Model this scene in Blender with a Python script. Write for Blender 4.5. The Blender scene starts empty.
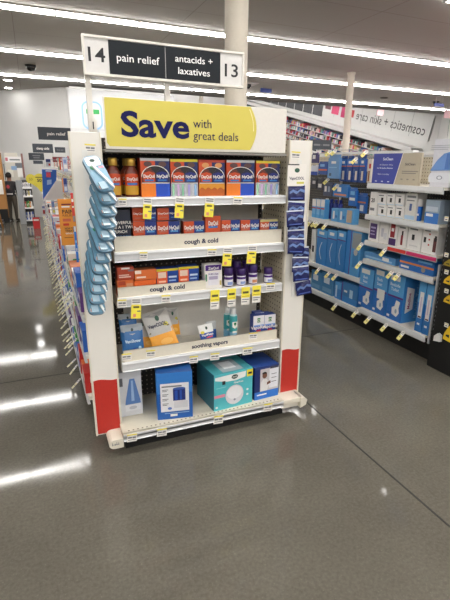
import bpy, math, random
from mathutils import Vector, Matrix
R = math.radians
S = 1.18                      # metres per layout unit (camera stands 1.5 units above the floor)
scene = bpy.context.scene
col = scene.collection

# ------------------------------------------------------------------ camera, world, exposure
F_PX, TH, YAW, ROLL, CX, CY, HC = 456.06, R(17.591), R(24.029), R(.851), 15.67, 9.05, 1.5
fw = Vector((math.sin(YAW) * math.cos(TH), math.cos(YAW) * math.cos(TH), -math.sin(TH)))
r0 = Vector((math.cos(YAW), -math.sin(YAW), 0)); u0 = r0.cross(fw)
rt = r0 * math.cos(ROLL) + u0 * math.sin(ROLL); up = u0 * math.cos(ROLL) - r0 * math.sin(ROLL)
cd = bpy.data.cameras.new('camera'); cam = bpy.data.objects.new('camera', cd); col.objects.link(cam)
m = Matrix((rt, up, -fw)).transposed().to_4x4(); m.translation = Vector((0, 0, HC)) * S
cam.matrix_world = m
cd.sensor_fit = 'VERTICAL'; cd.sensor_height = 36; cd.sensor_width = 27
cd.lens = F_PX * 36 / 600
cd.shift_x = -CX / 600; cd.shift_y = CY / 600
cd.clip_start = .05; cd.clip_end = 200
scene.camera = cam
w = bpy.data.worlds.new('world'); scene.world = w; w.use_nodes = True
w.node_tree.nodes['Background'].inputs[0].default_value = (.8, .86, 1, 1)
w.node_tree.nodes['Background'].inputs[1].default_value = .25
scene.view_settings.view_transform = 'Standard'; scene.view_settings.look = 'None'
scene.view_settings.gamma = 1; scene.view_settings.use_curve_mapping = False
scene.view_settings.exposure = 0.0
LAMP = 37.0
scene.cycles.use_denoising = True
scene.cycles.max_bounces = 8
scene.cycles.caustics_reflective = False

C0 = Vector((0, 0, HC))
def ray(x, y): return fw + rt * ((x - 225 - CX) / F_PX) - up * ((y - 300 - CY) / F_PX)
def PY(x, y, Y): d = ray(x, y); return C0 + d * (Y / d.y)        # point of the plane y = Y seen at a pixel
def PX(x, y, X): d = ray(x, y); return C0 + d * (X / d.x)
def PZ(x, y, Z): d = ray(x, y); return C0 + d * ((Z - HC) / d.z)

# ------------------------------------------------------------------ materials
def lin(c): c /= 255; return c / 12.92 if c <= .04045 else ((c + .055) / 1.055) ** 2.4
def rgb(t): return (lin(t[0]), lin(t[1]), lin(t[2]), 1)
_m = {}
def M(c, rough=.5, metal=0, emit=0, alpha=1, noise=.06, nscale=60, spec=.5, trans=0):
    key = (tuple(c), rough, metal, emit, alpha, noise, nscale, spec, trans)
    if key in _m: return _m[key]
    mt = bpy.data.materials.new('mat_%d_%d_%d' % tuple(c)); mt.use_nodes = True
    nt = mt.node_tree; b = nt.nodes['Principled BSDF']
    b.inputs['Roughness'].default_value = rough; b.inputs['Metallic'].default_value = metal
    b.inputs['Specular IOR Level'].default_value = spec
    cc = rgb(c); b.inputs['Base Color'].default_value = cc
    if noise:
        n = nt.nodes.new('ShaderNodeTexNoise'); n.inputs['Scale'].default_value = nscale; n.inputs['Detail'].default_value = 3
        t = nt.nodes.new('ShaderNodeTexCoord'); nt.links.new(t.outputs['Object'], n.inputs['Vector'])
        mx = nt.nodes.new('ShaderNodeMix'); mx.data_type = 'RGBA'
        mx.inputs[6].default_value = [v * (1 - noise) for v in cc[:3]] + [1]
        mx.inputs[7].default_value = [min(1, v * (1 + noise)) for v in cc[:3]] + [1]
        nt.links.new(n.outputs['Fac'], mx.inputs[0]); nt.links.new(mx.outputs[2], b.inputs['Base Color'])
    if emit:
        b.inputs['Emission Color'].default_value = cc; b.inputs['Emission Strength'].default_value = emit
    if alpha < 1: b.inputs['Alpha'].default_value = alpha
    if trans: b.inputs['Transmission Weight'].default_value = trans
    _m[key] = mt; return mt

WHITE = M((226, 222, 214), .5); CREAM = M((222, 216, 200), .5); PAPER = M((238, 238, 234), .6); RAIL = M((206, 207, 208), .35)
RED = M((184, 44, 34), .5); BLACK = M((14, 14, 15), .6); CHAR = M((48, 52, 58), .5); YEL = M((244, 228, 76), .5); NAVY = M((26, 30, 66), .5)
INK = M((36, 36, 40), .7, noise=0); WINK = M((240, 240, 240), .6, noise=0); GREYINK = M((120, 122, 126), .7, noise=0)
ORANGE = M((206, 74, 28), .4); DORANGE = M((168, 52, 26), .4); TANG = M((238, 128, 34), .4); BLUE = M((20, 62, 160), .4); DBLUE = M((22, 34, 96), .4)
SKYB = M((86, 150, 206), .4); LBLUE = M((128, 176, 206), .35); MBLUE = M((48, 120, 196), .4); PURPLE = M((70, 30, 120), .4); TEAL = M((70, 178, 190), .45)
GREEN = M((40, 120, 70), .5); GOLD = M((196, 158, 70), .35, .6); SILVER = M((186, 190, 200), .25, .7); LIMB = M((104, 40, 22), .3); DARKBOX = M((30, 24, 30), .35)
PINK = M((226, 70, 120), .5); TAN = M((178, 164, 140), .6); STEEL = M((150, 150, 150), .3, .8); MAROON = M((110, 28, 38), .5)

def pegboard(c, hole, pitch=.0254, axis='XZ'):
    mt = bpy.data.materials.new('pegboard'); mt.use_nodes = True; nt = mt.node_tree; b = nt.nodes['Principled BSDF']
    t = nt.nodes.new('ShaderNodeTexCoord'); s = nt.nodes.new('ShaderNodeSeparateXYZ'); nt.links.new(t.outputs['Object'], s.inputs[0])
    outs = []
    for a in axis:
        d = nt.nodes.new('ShaderNodeMath'); d.operation = 'DIVIDE'; nt.links.new(s.outputs[a], d.inputs[0]); d.inputs[1].default_value = pitch * S
        f = nt.nodes.new('ShaderNodeMath'); f.operation = 'FRACT'; nt.links.new(d.outputs[0], f.inputs[0])
        q = nt.nodes.new('ShaderNodeMath'); q.operation = 'SUBTRACT'; nt.links.new(f.outputs[0], q.inputs[0]); q.inputs[1].default_value = .5
        p = nt.nodes.new('ShaderNodeMath'); p.operation = 'POWER'; nt.links.new(q.outputs[0], p.inputs[0]); p.inputs[1].default_value = 2
        outs.append(p)
    a = nt.nodes.new('ShaderNodeMath'); nt.links.new(outs[0].outputs[0], a.inputs[0]); nt.links.new(outs[1].outputs[0], a.inputs[1])
    l = nt.nodes.new('ShaderNodeMath'); l.operation = 'LESS_THAN'; nt.links.new(a.outputs[0], l.inputs[0]); l.inputs[1].default_value = .024
    mx = nt.nodes.new('ShaderNodeMix'); mx.data_type = 'RGBA'; nt.links.new(l.outputs[0], mx.inputs[0])
    mx.inputs[6].default_value = rgb(c); mx.inputs[7].default_value = rgb(hole)
    nt.links.new(mx.outputs[2], b.inputs['Base Color']); b.inputs['Roughness'].default_value = .6
    return mt
PEG_SIDE = pegboard((206, 196, 172), (70, 62, 50), .03, 'YZ'); PEG_DARK = pegboard((52, 46, 42), (150, 140, 126), .03, 'XZ'); PEG_SHADED = pegboard((44, 40, 38), (120, 112, 100), .03, 'YZ'); PEG_TAN = pegboard((196, 186, 164), (80, 72, 60), .03, 'YZ')

def floor_mat():
    mt = bpy.data.materials.new('polished_concrete'); mt.use_nodes = True; nt = mt.node_tree; b = nt.nodes['Principled BSDF']
    t = nt.nodes.new('ShaderNodeTexCoord')
    def noise(sc, det, lo, hi, a, bb):
        n = nt.nodes.new('ShaderNodeTexNoise'); n.inputs['Scale'].default_value = sc; n.inputs['Detail'].default_value = det
        nt.links.new(t.outputs['Object'], n.inputs['Vector'])
        r = nt.nodes.new('ShaderNodeMapRange'); r.inputs[1].default_value = lo; r.inputs[2].default_value = hi; r.inputs[3].default_value = a; r.inputs[4].default_value = bb
        nt.links.new(n.outputs['Fac'], r.inputs[0]); return r
    a = noise(1.6, 6, .3, .7, .86, 1.12); c = noise(60, 6, .3, .7, .86, 1.14); d = noise(150, 2, .62, .74, 1, 1.5)
    p = nt.nodes.new('ShaderNodeMath'); p.operation = 'MULTIPLY'; nt.links.new(a.outputs[0], p.inputs[0]); nt.links.new(c.outputs[0], p.inputs[1])
    q = nt.nodes.new('ShaderNodeMath'); q.operation = 'MULTIPLY'; nt.links.new(p.outputs[0], q.inputs[0]); nt.links.new(d.outputs[0], q.inputs[1])
    v = nt.nodes.new('ShaderNodeVectorMath'); v.operation = 'SCALE'; v.inputs[0].default_value = rgb((98, 94, 85))[:3]
    nt.links.new(q.outputs[0], v.inputs['Scale']); nt.links.new(v.outputs[0], b.inputs['Base Color'])
    rr = noise(3, 4, .3, .7, .05, .09); nt.links.new(rr.outputs[0], b.inputs['Roughness'])
    b.inputs['Specular IOR Level'].default_value = .28
    return mt

# ------------------------------------------------------------------ mesh kit
_text = {}
def text_mesh(s, bold=0):
    k = (s, bold)
    if k in _text: return _text[k]
    cu = bpy.data.curves.new('t', 'FONT'); cu.body = s; cu.size = 1; cu.resolution_u = 3; cu.offset = bold
    o = bpy.data.objects.new('t', cu); col.objects.link(o)
    me = o.evaluated_get(bpy.context.evaluated_depsgraph_get()).to_mesh()
    vs = [(v.co.x, v.co.y) for v in me.vertices]; fs = [tuple(p.vertices) for p in me.polygons]
    bpy.data.objects.remove(o); bpy.data.curves.remove(cu)
    xs = [v[0] for v in vs] or [0]
    _text[k] = ([(x - min(xs), y) for x, y in vs], fs, max(xs) - min(xs)); return _text[k]

class MB:
    def __init__(s): s.v = []; s.f = []; s.m = []; s.mats = []; s.sm = []
    def mi(s, mt):
        if mt not in s.mats: s.mats.append(mt)
        return s.mats.index(mt)
    def poly(s, pts, mt, smooth=False):
        n = len(s.v); s.v += [tuple(p) for p in pts]; s.f.append(tuple(range(n, n + len(pts)))); s.m.append(s.mi(mt)); s.sm.append(smooth)
    def box(s, x0, x1, y0, y1, z0, z1, mt, **k):
        P = [(x0,y0,z0),(x1,y0,z0),(x1,y1,z0),(x0,y1,z0),(x0,y0,z1),(x1,y0,z1),(x1,y1,z1),(x0,y1,z1)]
        n = len(s.v); s.v += P
        for nm, q in (('b',(0,3,2,1)),('t',(4,5,6,7)),('f',(0,1,5,4)),('r',(1,2,6,5)),('k',(2,3,7,6)),('l',(3,0,4,7))):
            s.f.append(tuple(n + i for i in q)); s.m.append(s.mi(k.get(nm, mt))); s.sm.append(False)
        return s
    def obox(s, c, ux, uy, uz, mt, **k):       # oriented box: centre, half vectors
        c = Vector(c); ux, uy, uz = Vector(ux), Vector(uy), Vector(uz); n = len(s.v)
        for sx, sy, sz in ((-1,-1,-1),(1,-1,-1),(1,1,-1),(-1,1,-1),(-1,-1,1),(1,-1,1),(1,1,1),(-1,1,1)):
            s.v.append(tuple(c + ux * sx + uy * sy + uz * sz))
        for nm, q in (('b',(0,3,2,1)),('t',(4,5,6,7)),('f',(0,1,5,4)),('r',(1,2,6,5)),('k',(2,3,7,6)),('l',(3,0,4,7))):
            s.f.append(tuple(n + i for i in q)); s.m.append(s.mi(k.get(nm, mt))); s.sm.append(False)
        return s
    def prism(s, pts, o, u, v, nrm, d, mt, side=None):  # outline pts (a,b) in plane o+a*u+b*v, extruded back by d along -nrm
        o, u, v, nrm = Vector(o), Vector(u), Vector(v), Vector(nrm)
        F = [o + u * a + v * b for a, b in pts]; B = [p - nrm * d for p in F]; n = len(pts)
        s.poly(F, mt); s.poly(B[::-1], side or mt)
        for i in range(n): j = (i + 1) % n; s.poly((F[j], F[i], B[i], B[j]), side or mt)
        return s
    def tube(s, pts, r, mt, n=8, r2=None):
        pts = [Vector(p) for p in pts]; rings = []
        for i, p in enumerate(pts):
            d = (pts[min(i+1, len(pts)-1)] - pts[max(i-1, 0)]).normalized()
            a = d.cross(Vector((0,0,1)) if abs(d.z) < .9 else Vector((1,0,0))).normalized(); b = d.cross(a)
            q = r if r2 is None else r + (r2 - r) * i / (len(pts) - 1)
            k = len(s.v); s.v += [tuple(p + a * (q * math.cos(2*math.pi*j/n)) + b * (q * math.sin(2*math.pi*j/n))) for j in range(n)]; rings.append(k)
        for A, B in zip(rings, rings[1:]):
            for j in range(n): s.f.append((A+j, B+j, B+(j+1)%n, A+(j+1)%n)); s.m.append(s.mi(mt)); s.sm.append(True)
        s.f.append(tuple(rings[0]+j for j in range(n))); s.m.append(s.mi(mt)); s.sm.append(False)
        s.f.append(tuple(rings[-1]+j for j in range(n))[::-1]); s.m.append(s.mi(mt)); s.sm.append(False)
        return s
    def lathe(s, prof, mts, cx=0, cy=0, n=16, sy=1):    # prof (r,z); mts one per band
        rings = []
        for r, z in prof:
            rings.append(len(s.v)); s.v += [(cx + r*math.cos(2*math.pi*j/n), cy + sy*r*math.sin(2*math.pi*j/n), z) for j in range(n)]
        for i in range(len(prof) - 1):
            mt = mts[i] if isinstance(mts, (list, tuple)) else mts
            for j in range(n): s.f.append((rings[i]+j, rings[i]+(j+1)%n, rings[i+1]+(j+1)%n, rings[i+1]+j)); s.m.append(s.mi(mt)); s.sm.append(True)
        m0 = mts[0] if isinstance(mts, (list, tuple)) else mts; m1 = mts[-1] if isinstance(mts, (list, tuple)) else mts
        s.f.append(tuple(rings[0]+j for j in range(n))[::-1]); s.m.append(s.mi(m0)); s.sm.append(False)
        s.f.append(tuple(rings[-1]+j for j in range(n))); s.m.append(s.mi(m1)); s.sm.append(False)
        return s
    def text(s, t, o, u, v, h, mt, align='C', bold=0, wid=None):
        vs, fs, W = text_mesh(t, bold); o, u, v = Vector(o), Vector(u), Vector(v)
        k = h / .72; kx = k if not wid else wid / W; n = len(s.v); off = {'L': 0, 'C': -W/2, 'R': -W}[align]
        s.v += [tuple(o + u * ((x + off) * kx) + v * (y * k)) for x, y in vs]
        for f in fs: s.f.append(tuple(n + i for i in f)); s.m.append(s.mi(mt)); s.sm.append(False)
        return s
    def build(s, name, parent=None, loc=(0,0,0), rz=0, rot=None, bevel=0):
        me = bpy.data.meshes.new(name)
        me.from_pydata([(a*S, b*S, c*S) for a, b, c in s.v], [], s.f)
        for mt in s.mats: me.materials.append(mt)
        me.polygons.foreach_set('material_index', s.m); me.polygons.foreach_set('use_smooth', s.sm); me.update()
        o = bpy.data.objects.new(name, me); col.objects.link(o); o.location = Vector(loc) * S
        o.rotation_euler = rot or (0, 0, rz)
        if parent: o.parent = parent
        if bevel:
            b = o.modifiers.new('bevel', 'BEVEL'); b.width = bevel * S; b.segments = 2; b.limit_method = 'ANGLE'
        return o
def tag(o, label, cat, group=None, kind=None):
    if label: o['label'] = label
    if cat: o['category'] = cat
    if group: o['group'] = group
    if kind: o['kind'] = kind
    return o
def thing(name, label, cat, loc=(0,0,0), rz=0, group=None):
    o = bpy.data.objects.new(name, None); col.objects.link(o); o.location = Vector(loc) * S; o.rotation_euler = (0,0,rz)
    o.empty_display_size = .05
    return tag(o, label, cat, group)
def struct(o): o['kind'] = 'structure'; return o
def dup(o, loc=None, label=None, parent=None, rot=None):
    c = o.copy(); col.objects.link(c)
    if loc is not None: c.location = Vector(loc) * S
    if rot is not None: c.rotation_euler = rot
    if label: c['label'] = label
    if parent: c.parent = parent
    for ch in list(o.children):
        dup(ch, parent=c)
    return c
X_, Y_, Z_ = Vector((1,0,0)), Vector((0,1,0)), Vector((0,0,1))

def face(mb, w, d, h, rects, texts, y=None):
    """print on the front (-y) face of a carton of width w, height h: rects (u0,v0,u1,v1,mat), texts (str,u,v,height,mat[,bold])"""
    y = -d / 2 if y is None else y
    for i, (a, b, c, e, mt) in enumerate(rects):
        k = y - .0005 - .0002 * i
        mb.poly([(-w/2 + a*w, k, b*h), (-w/2 + c*w, k, b*h), (-w/2 + c*w, k, e*h), (-w/2 + a*w, k, e*h)], mt)
    k = y - .0009 - .0002 * len(rects)
    for t in texts:
        mb.text(t[0], (-w/2 + t[1]*w, k, t[2]*h), X_, Z_, t[3]*h, t[4], bold=t[5] if len(t) > 5 else .02)
def carton(name, label, cat, loc, w, d, h, body, rects=(), texts=(), rz=0, group=None, rot=None, faces={}, extra=None):
    mb = MB(); mb.box(-w/2, w/2, -d/2, d/2, 0, h, body, **faces); face(mb, w, d, h, rects, texts)
    if extra: extra(mb)
    o = mb.build(name, None, loc, rz, rot, bevel=.0012)
    return tag(o, label, cat, group)

# ------------------------------------------------------------------ the setting
HC_ = 3.3; XR = 13.6; XL = -7.0; YB = -7.0; YW = 13.35
mb = MB(); mb.box(XL, XR, YB, 16, -.05, 0, floor_mat()); fl = struct(mb.build('floor'))
mb = MB(); JM = M((44, 42, 38), .8)
mb.box(1.505, 1.515, -6, 13, 0, .0012, JM); mb.box(-5.5, 13, 3.34, 3.349, 0, .0012, JM); mb.box(-5.5, 13, 7.9, 7.909, 0, .0012, JM); mb.box(-3.2, -3.19, -6, 13, 0, .0012, JM)
struct(mb.build('trim_1'))          # saw-cut joints of the slab
def ceil_mat():
    mt = bpy.data.materials.new('ceiling_board'); mt.use_nodes = True; nt = mt.node_tree; b = nt.nodes['Principled BSDF']
    t = nt.nodes.new('ShaderNodeTexCoord'); br = nt.nodes.new('ShaderNodeTexBrick'); nt.links.new(t.outputs['Object'], br.inputs['Vector'])
    br.inputs['Scale'].default_value = 1; br.inputs['Mortar Size'].default_value = .006; br.inputs['Brick Width'].default_value = 2.44; br.inputs['Row Height'].default_value = 1.22
    br.offset = 0; br.inputs['Color1'].default_value = rgb((160, 156, 149)); br.inputs['Color2'].default_value = rgb((157, 153, 146)); br.inputs['Mortar'].default_value = rgb((124, 119, 111))
    nt.links.new(br.outputs['Color'], b.inputs['Base Color']); b.inputs['Roughness'].default_value = .8
    return mt
mb = MB(); mb.box(XL, XR, YB, 16, HC_, HC_ + .05, ceil_mat()); struct(mb.build('ceiling'))
WALL = M((234, 233, 231), .6, noise=.03, nscale=3)
mb = MB(); mb.box(1.04, XR + .1, YW, YW + .1, 0, HC_, WALL); struct(mb.build('wall_back'))
mb = MB(); mb.prism([(0,0),(3.17,0),(3.17,HC_),(0,HC_)], (-1.2, 15.6, 0), (math.sqrt(.5), -math.sqrt(.5), 0), Z_, (-math.sqrt(.5), -math.sqrt(.5), 0), .1, WALL); struct(mb.build('wall_corner'))
mb = MB(); mb.box(XL, -1.15, 15.6, 15.7, 0, HC_, WALL); struct(mb.build('wall_rear'))
mb = MB(); mb.box(XL - .1, XL, YB, 16, 0, HC_, WALL); struct(mb.build('wall_left'))
mb = MB(); mb.box(XR, XR + .1, YB, YW + .1, 0, HC_, WALL); struct(mb.build('wall_right'))
mb = MB(); mb.box(XL, XR, YB - .1, YB, 0, HC_, WALL); struct(mb.build('wall_front'))
# the long mirror tilted down from the top of the back wall
TAU = R(6.0); MIR = M((235, 236, 236), .015, 1, noise=0)
mb = MB(); dn = Vector((0, math.sin(TAU), -math.cos(TAU))); o = Vector((1.1, 13.1, 3.29))
mb.prism([(0,0),(0,1.45),(12.45,1.45),(12.45,0)], o, X_, dn, (0, -math.cos(TAU), -math.sin(TAU)), .012, MIR, M((150,150,150),.4))
tag(mb.build('wall_mirror'), 'long store mirror tilted down along the top of the back wall', 'mirror')
# round columns
COL = M((214, 206, 192), .5)
def column(x, y, r, label):
    mb = MB(); mb.lathe([(r*1.25, 0), (r*1.25, .12), (r, .13), (r, HC_ - .03), (r*1.2, HC_ - .029), (r*1.2, HC_)], COL, x, y, 28)
    tag(mb.build('column'), label, 'column', kind='structure')
column(1.305, 3.06, .075, 'thick round white column rising behind the aisle number sign')
column(6.15, 8.47, .072, 'slim round white column standing beyond the blue shelves')
# strip lights
LENS = M((255, 252, 248), .4, emit=LAMP, noise=0); FIX = M((206, 204, 200), .5)
def strip(x0, x1, y, label, group):
    t = thing('ceiling_light', label, 'ceiling light', ((x0+x1)/2, y, HC_), group=group); L = (x1-x0)/2
    mb = MB(); mb.box(-L+.008, L-.008, -.052, .052, -.042, -.016, LENS); mb.build('lens', t)
    mb = MB(); mb.box(-L, L, -.075, .075, -.018, -.0005, FIX); mb.box(-L, -L+.012, -.07, .07, -.05, -.018, FIX); mb.box(L-.012, L, -.07, .07, -.05, -.018, FIX); mb.build('housing', t)
    return t
ROWS = [(4.42, 'strip light of the row nearest the camera, top right of the view'), (6.95, 'strip light of the row running behind the aisle number sign'),
        (9.47, 'strip light of the second row back, above the slim column top'), (12.0, 'strip light of the farthest row, close to the back wall mirror')]
for y, lb in ROWS:
    p = None
    for k in range(-2, 12):
        x = .5 + 1.03 * k
        if y < 5: x += .82
        if y < 5 and x < 4.3: continue
        if p is None: p = strip(x, x + 1.03, y, lb, lb.replace('strip light of the', 'strip lights of the')); d0 = p.location.copy()
        else: dup(p, (x + .515, y, HC_))
for y in (1.9, -.6, -3.1, -5.6): strip(-5, 12.5, y, 'long strip light on the ceiling over the front of the store', 'strip lights over the front of the store')
for x in (-4.2, -2.7): 
    for y in (6.95, 9.47, 12.0): strip(x-.7, x+.7, y, 'strip light above the left aisle beyond the picture', 'strip lights above the left aisle')
# small ceiling fittings
def downlight(px, py, lb):
    p = PZ(px, py, HC_); t = thing('downlight', lb, 'downlight', p)
    mb = MB(); mb.lathe([(.1, -.012), (.1, 0)], FIX, n=24); mb.build('trim_ring', t)
    mb = MB(); mb.lathe([(.085, -.016), (.085, -.0125)], LENS, n=24); mb.build('lamp_lens', t)
downlight(7.8, 79.6, 'round downlight nearer the camera, of the two left of the number sign')
downlight(8.3, 87.4, 'round downlight nearer the wall, of the two left of the number sign')
def dome(px, py, lb, plate):
    p = PZ(px, py, HC_); t = thing('security_camera', lb, 'security camera', p)
    mb = MB(); mb.box(-.2, .2, -.2, .2, -.02, 0, FIX) if plate else mb.lathe([(.1, -.03), (.1, 0)], BLACK, n=20); mb.build('mount', t)
    mb = MB(); mb.lathe([(.02, -.115), (.055, -.1), (.082, -.07), (.09, -.03), (.09, -.02)], M((16,16,18), .15), n=20); mb.build('dome', t)
dome(30.5, 65, 'black dome camera on the ceiling at the far left', False)
dome(247.5, 83.5, 'black dome camera on a white ceiling plate beside the number 13', True)
def banner(px, py, Y, wd, ht, c, lb):
    p = PY(px, py, Y); t = thing('hanging_sign', lb, 'sign', p); mb = MB()
    mb.box(-wd/2, wd/2, -.012, .012, -ht/2, ht/2, c); mb.build('panel', t)
    mb = MB()
    for sx in (-.35, .35): mb.tube([(sx*wd, 0, ht/2), (sx*wd, 0, HC_ - p.z)], .004, FIX, 6)
    mb.build('hanger', t)
banner(266, 90.5, 11.0, .3, .09, M((34, 56, 130), .5), 'small dark blue sign hanging under the ceiling right of number 13')
banner(439, 105, 10.2, .34, .08, M((30, 44, 110), .5), 'small dark blue sign hanging under the ceiling at the far right')
banner(448, 114, 11.5, .3, .24, M((238, 196, 200), .5), 'pale pink sign hanging at the right edge of the view')
p = PZ(436, 101.5, HC_); t = thing('security_camera', 'small black dome camera on the ceiling at the far right', 'security camera', p)
mb = MB(); mb.lathe([(.09, -.02), (.09, 0)], BLACK, n=18); mb.build('mount', t); mb = MB(); mb.lathe([(.02, -.09), (.06, -.07), (.07, -.02)], BLACK, n=18); mb.build('dome', t)
p = PZ(384, 97.5, HC_); t = thing('smoke_detector', 'flat grey round detector on the ceiling right of the slim column', 'smoke detector', p)
mb = MB(); mb.lathe([(.07, -.03), (.1, -.02), (.1, 0)], M((90, 86, 80), .6), n=18); mb.build('body', t)

# ------------------------------------------------------------------ end display (the subject)
WX0, WX1, WX2, WX3 = .173, .305, 1.295, 1.428       # side panels
YF = 2.281; YBK = 2.56
PANEL = M((230, 227, 220), .45, noise=.02, nscale=8)
unit = thing('end_display', 'white end of aisle shelving display with red painted feet and yellow header', 'display shelving', (.8, 2.4, 0))
ox, oy = .8, 2.4
class LMB(MB):       # mesh in layout coordinates of a thing based at (bx, by)
    def __init__(s, bx, by): super().__init__(); s.bx, s.by = bx, by
    def build(s, *a, **k):
        s.v = [(x - s.bx, y - s.by, z) for x, y, z in s.v]; return super().build(*a, **k)
mb = LMB(ox, oy); mb.box(WX1 + .02, WX2 - .02, YBK, YBK + .012, .09, 1.62, PEG_DARK); mb.build('back_panel', unit)
for i, (a, b) in enumerate(((WX0, WX1), (WX2, WX3))):
    mb = LMB(ox, oy)
    inner = dict(r=PEG_SIDE) if i == 0 else dict(l=PEG_SIDE)
    mb.box(a, b, YF, YF + .028, .082, 1.629, PANEL)
    if i == 0: mb.box(b - .02, b, YF + .028, YBK + .03, .082, 1.629, PANEL, **inner)
    else: mb.box(a, a + .02, YF + .028, YBK + .03, .082, 1.629, PANEL, **inner)
    sp = mb.build('side_panel', unit, bevel=.003)
    mb = LMB(ox, oy); n = 12
    top = [(a + .006 + (b-a-.012)*k/n, .405 + .006*math.sin(k/n*5.2 + .3)) for k in range(n + 1)]
    mb.prism([(a+.006, .09), (b-.006, .09)] + [p for p in top[::-1]], (0, YF - .002, 0), X_, Z_, (0,-1,0), .0015, RED); mb.build('red_base_sticker', sp)
    mb = LMB(ox, oy); mb.box(a - .004, a + .003, YF - .004, YF + .02, .082, 1.629, CREAM); mb.box(b - .003, b + .004, YF - .004, YF + .02, .082, 1.629, CREAM); mb.build('edge_trim', sp)
def rail(z0, z1, x0, x1, y, parent, base=(ox, oy)):
    mb = LMB(*base); h = z1 - z0
    pts = [(0, 0), (.006, .004), (.006, h*.55), (.004, h*.8), (.010, h), (.016, h), (.016, 0)]
    # (a: towards the back, b: up)
    mb.prism([(p[0], p[1]) for p in pts], (x0, y - .006, z0), Y_, Z_, (-1, 0, 0), x1 - x0, RAIL)
    return mb.build('price_rail', parent)
SX0, SX1 = .332, 1.282
SHELF = M((224, 219, 207), .45)
shelves = {}
for nm, z, zb in (('a', 1.34, 1.297), ('b', 1.077, 1.028), ('c', .841, .793), ('d', .484, .432)):
    mb = LMB(ox, oy); mb.box(SX0, SX1, YF + .008, YBK - .002, z - .018, z, SHELF); mb.box(SX0, SX0 + .006, YF + .03, YBK - .002, zb - .01, z - .018, SHELF); mb.box(SX1 - .006, SX1, YF + .03, YBK - .002, zb - .01, z - .018, SHELF)
    sh = mb.build('shelf', unit, bevel=.0015); shelves[nm] = sh; rail(zb, z, SX0, SX1, YF, sh)
def fence(sh, x0, x1, z0, z1, txt, tx, tz, th, wd):
    mb = LMB(ox, oy); mb.box(x0, x1, YF + .016, YF + .022, z0, z1, CREAM)
    mb.box(x0, x1, YF + .014, YF + .024, z1 - .004, z1, CREAM)
    if txt: mb.text(txt, (tx, YF + .0155, tz), X_, Z_, th, NAVY, bold=.03, wid=wd)
    mb.build('front_fence', sh)
fence(shelves['b'], .338, 1.272, 1.077, 1.152, 'cough & cold', .79, 1.098, .024, .19)
fence(shelves['c'], .338, .812, .841, .893, 'cough & cold', .597, .858, .024, .19)
fence(shelves['d'], .345, 1.268, .484, .545, 'soothing vapors', .835, .502, .024, .22)
# lower deck, kick plate and the rounded cream feet
mb = LMB(ox, oy); YD = 2.165
DECK = M((212, 205, 186), .45)
mb.box(.297, 1.262, YD, YBK, .1, .128, DECK)
for k in range(38): mb.box(.325 + k*.0245, .334 + k*.0245, YD + .022, YD + .031, .128, .1284, M((120,108,88),.6))
dk = mb.build('lower_deck', unit, bevel=.003); rail(.085, .128, .297, 1.262, YD, dk)
mb = LMB(ox, oy); mb.box(.313, 1.292, 2.226, YBK, 0, .098, BLACK); mb.build('kick_plate', unit)
mb = LMB(ox, oy)
pts = [(.295, .052), (.295, .104), (.25, .104)] + [(.25 + .03*math.cos(a) - .0, .078 + .026*math.sin(a)) for a in [math.pi/2 + k*math.pi/8 for k in range(9)]] + [(.25, .052)]
mb.prism(pts, (0, YD + .0, 0), X_, Z_, (0,-1,0), .14, CREAM); fo = mb.build('end_foot', unit, bevel=.003)
mb = LMB(ox, oy)
for x, a in ((.235, 1), (.249, -.6), (.258, 1), (.268, .4)): mb.box(x, x+.003, YD-.001, YD-.0004, .072, .086 + .004*a, GREYINK)
mb.box(.236, .27, YD-.001, YD-.0004, .076, .079, GREYINK); mb.build('foot_scribble', fo)
mb = LMB(ox, oy); mb.box(1.266, 1.40, YD + .01, YD + .15, .085, .118, CREAM)
mb.prism([(1.385, .05), (1.385, .118), (1.41, .118), (1.432, .1), (1.425, .065)], (0, YD + .0, 0), X_, Z_, (0,-1,0), .13, CREAM); mb.box(1.268, 1.385, YD + .03, YD + .14, .05, .085, SHELF); mb.build('end_foot', unit, bevel=.003)
# light backer cards behind two of the shelves
mb = LMB(ox, oy); mb.box(.62, 1.24, YBK - .016, YBK - .006, 1.078, 1.27, M((196, 190, 178), .6)); mb.build('backer_card', unit)
mb = LMB(ox, oy); mb.box(.40, 1.245, YBK - .016, YBK - .006, .485, .78, M((220, 216, 208), .6)); mb.build('backer_card', unit)
# top bar under the header
mb = LMB(ox, oy); mb.box(.322, 1.27, YF - .012, YBK, 1.545, 1.558, M((150, 148, 142), .5)); mb.build('top_shelf', unit, bevel=.002)

# header sign "Save with great deals"
YA = 2.262
sg = thing('header_sign', 'wide yellow and white header sign reading Save with great deals', 'sign', (.79, YA, 1.559))
def hz(x, z): return (x - .79, 0, z - 1.559)
mb = MB(); mb.box(.327 - .79, 1.256 - .79, 0, .02, 0, 1.778 - 1.559, WHITE); mb.build('sign_panel', sg, bevel=.002)
mb = MB(); x0, x1, z0, z1 = .331, 1.082, 1.571, 1.776
arc = []
for k in range(13):
    a = k / 12; arc.append((x1 + .035*(1 - (2*a - 1)**2) - .035, z0 + (z1 - z0)*a))
outl = [(x0 + .012, z0)] + arc + [(x0 + .003, z1), (x0, z1 - .01), (x0, z0 + .015)]
mb.prism([(a - .79, b - 1.559) for a, b in outl], (0, -.0012, 0), X_, Z_, (0,-1,0), .001, M((212, 198, 88), .5, noise=.03, nscale=10)); yp = mb.build('yellow_field', sg)
mb = MB(); A2 = [(x1 - .015 - .028 + .024*(1-(2*k/16-1)**2), z0 + .012 + (z1-z0-.024)*k/16) for k in range(7, 17)]
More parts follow.
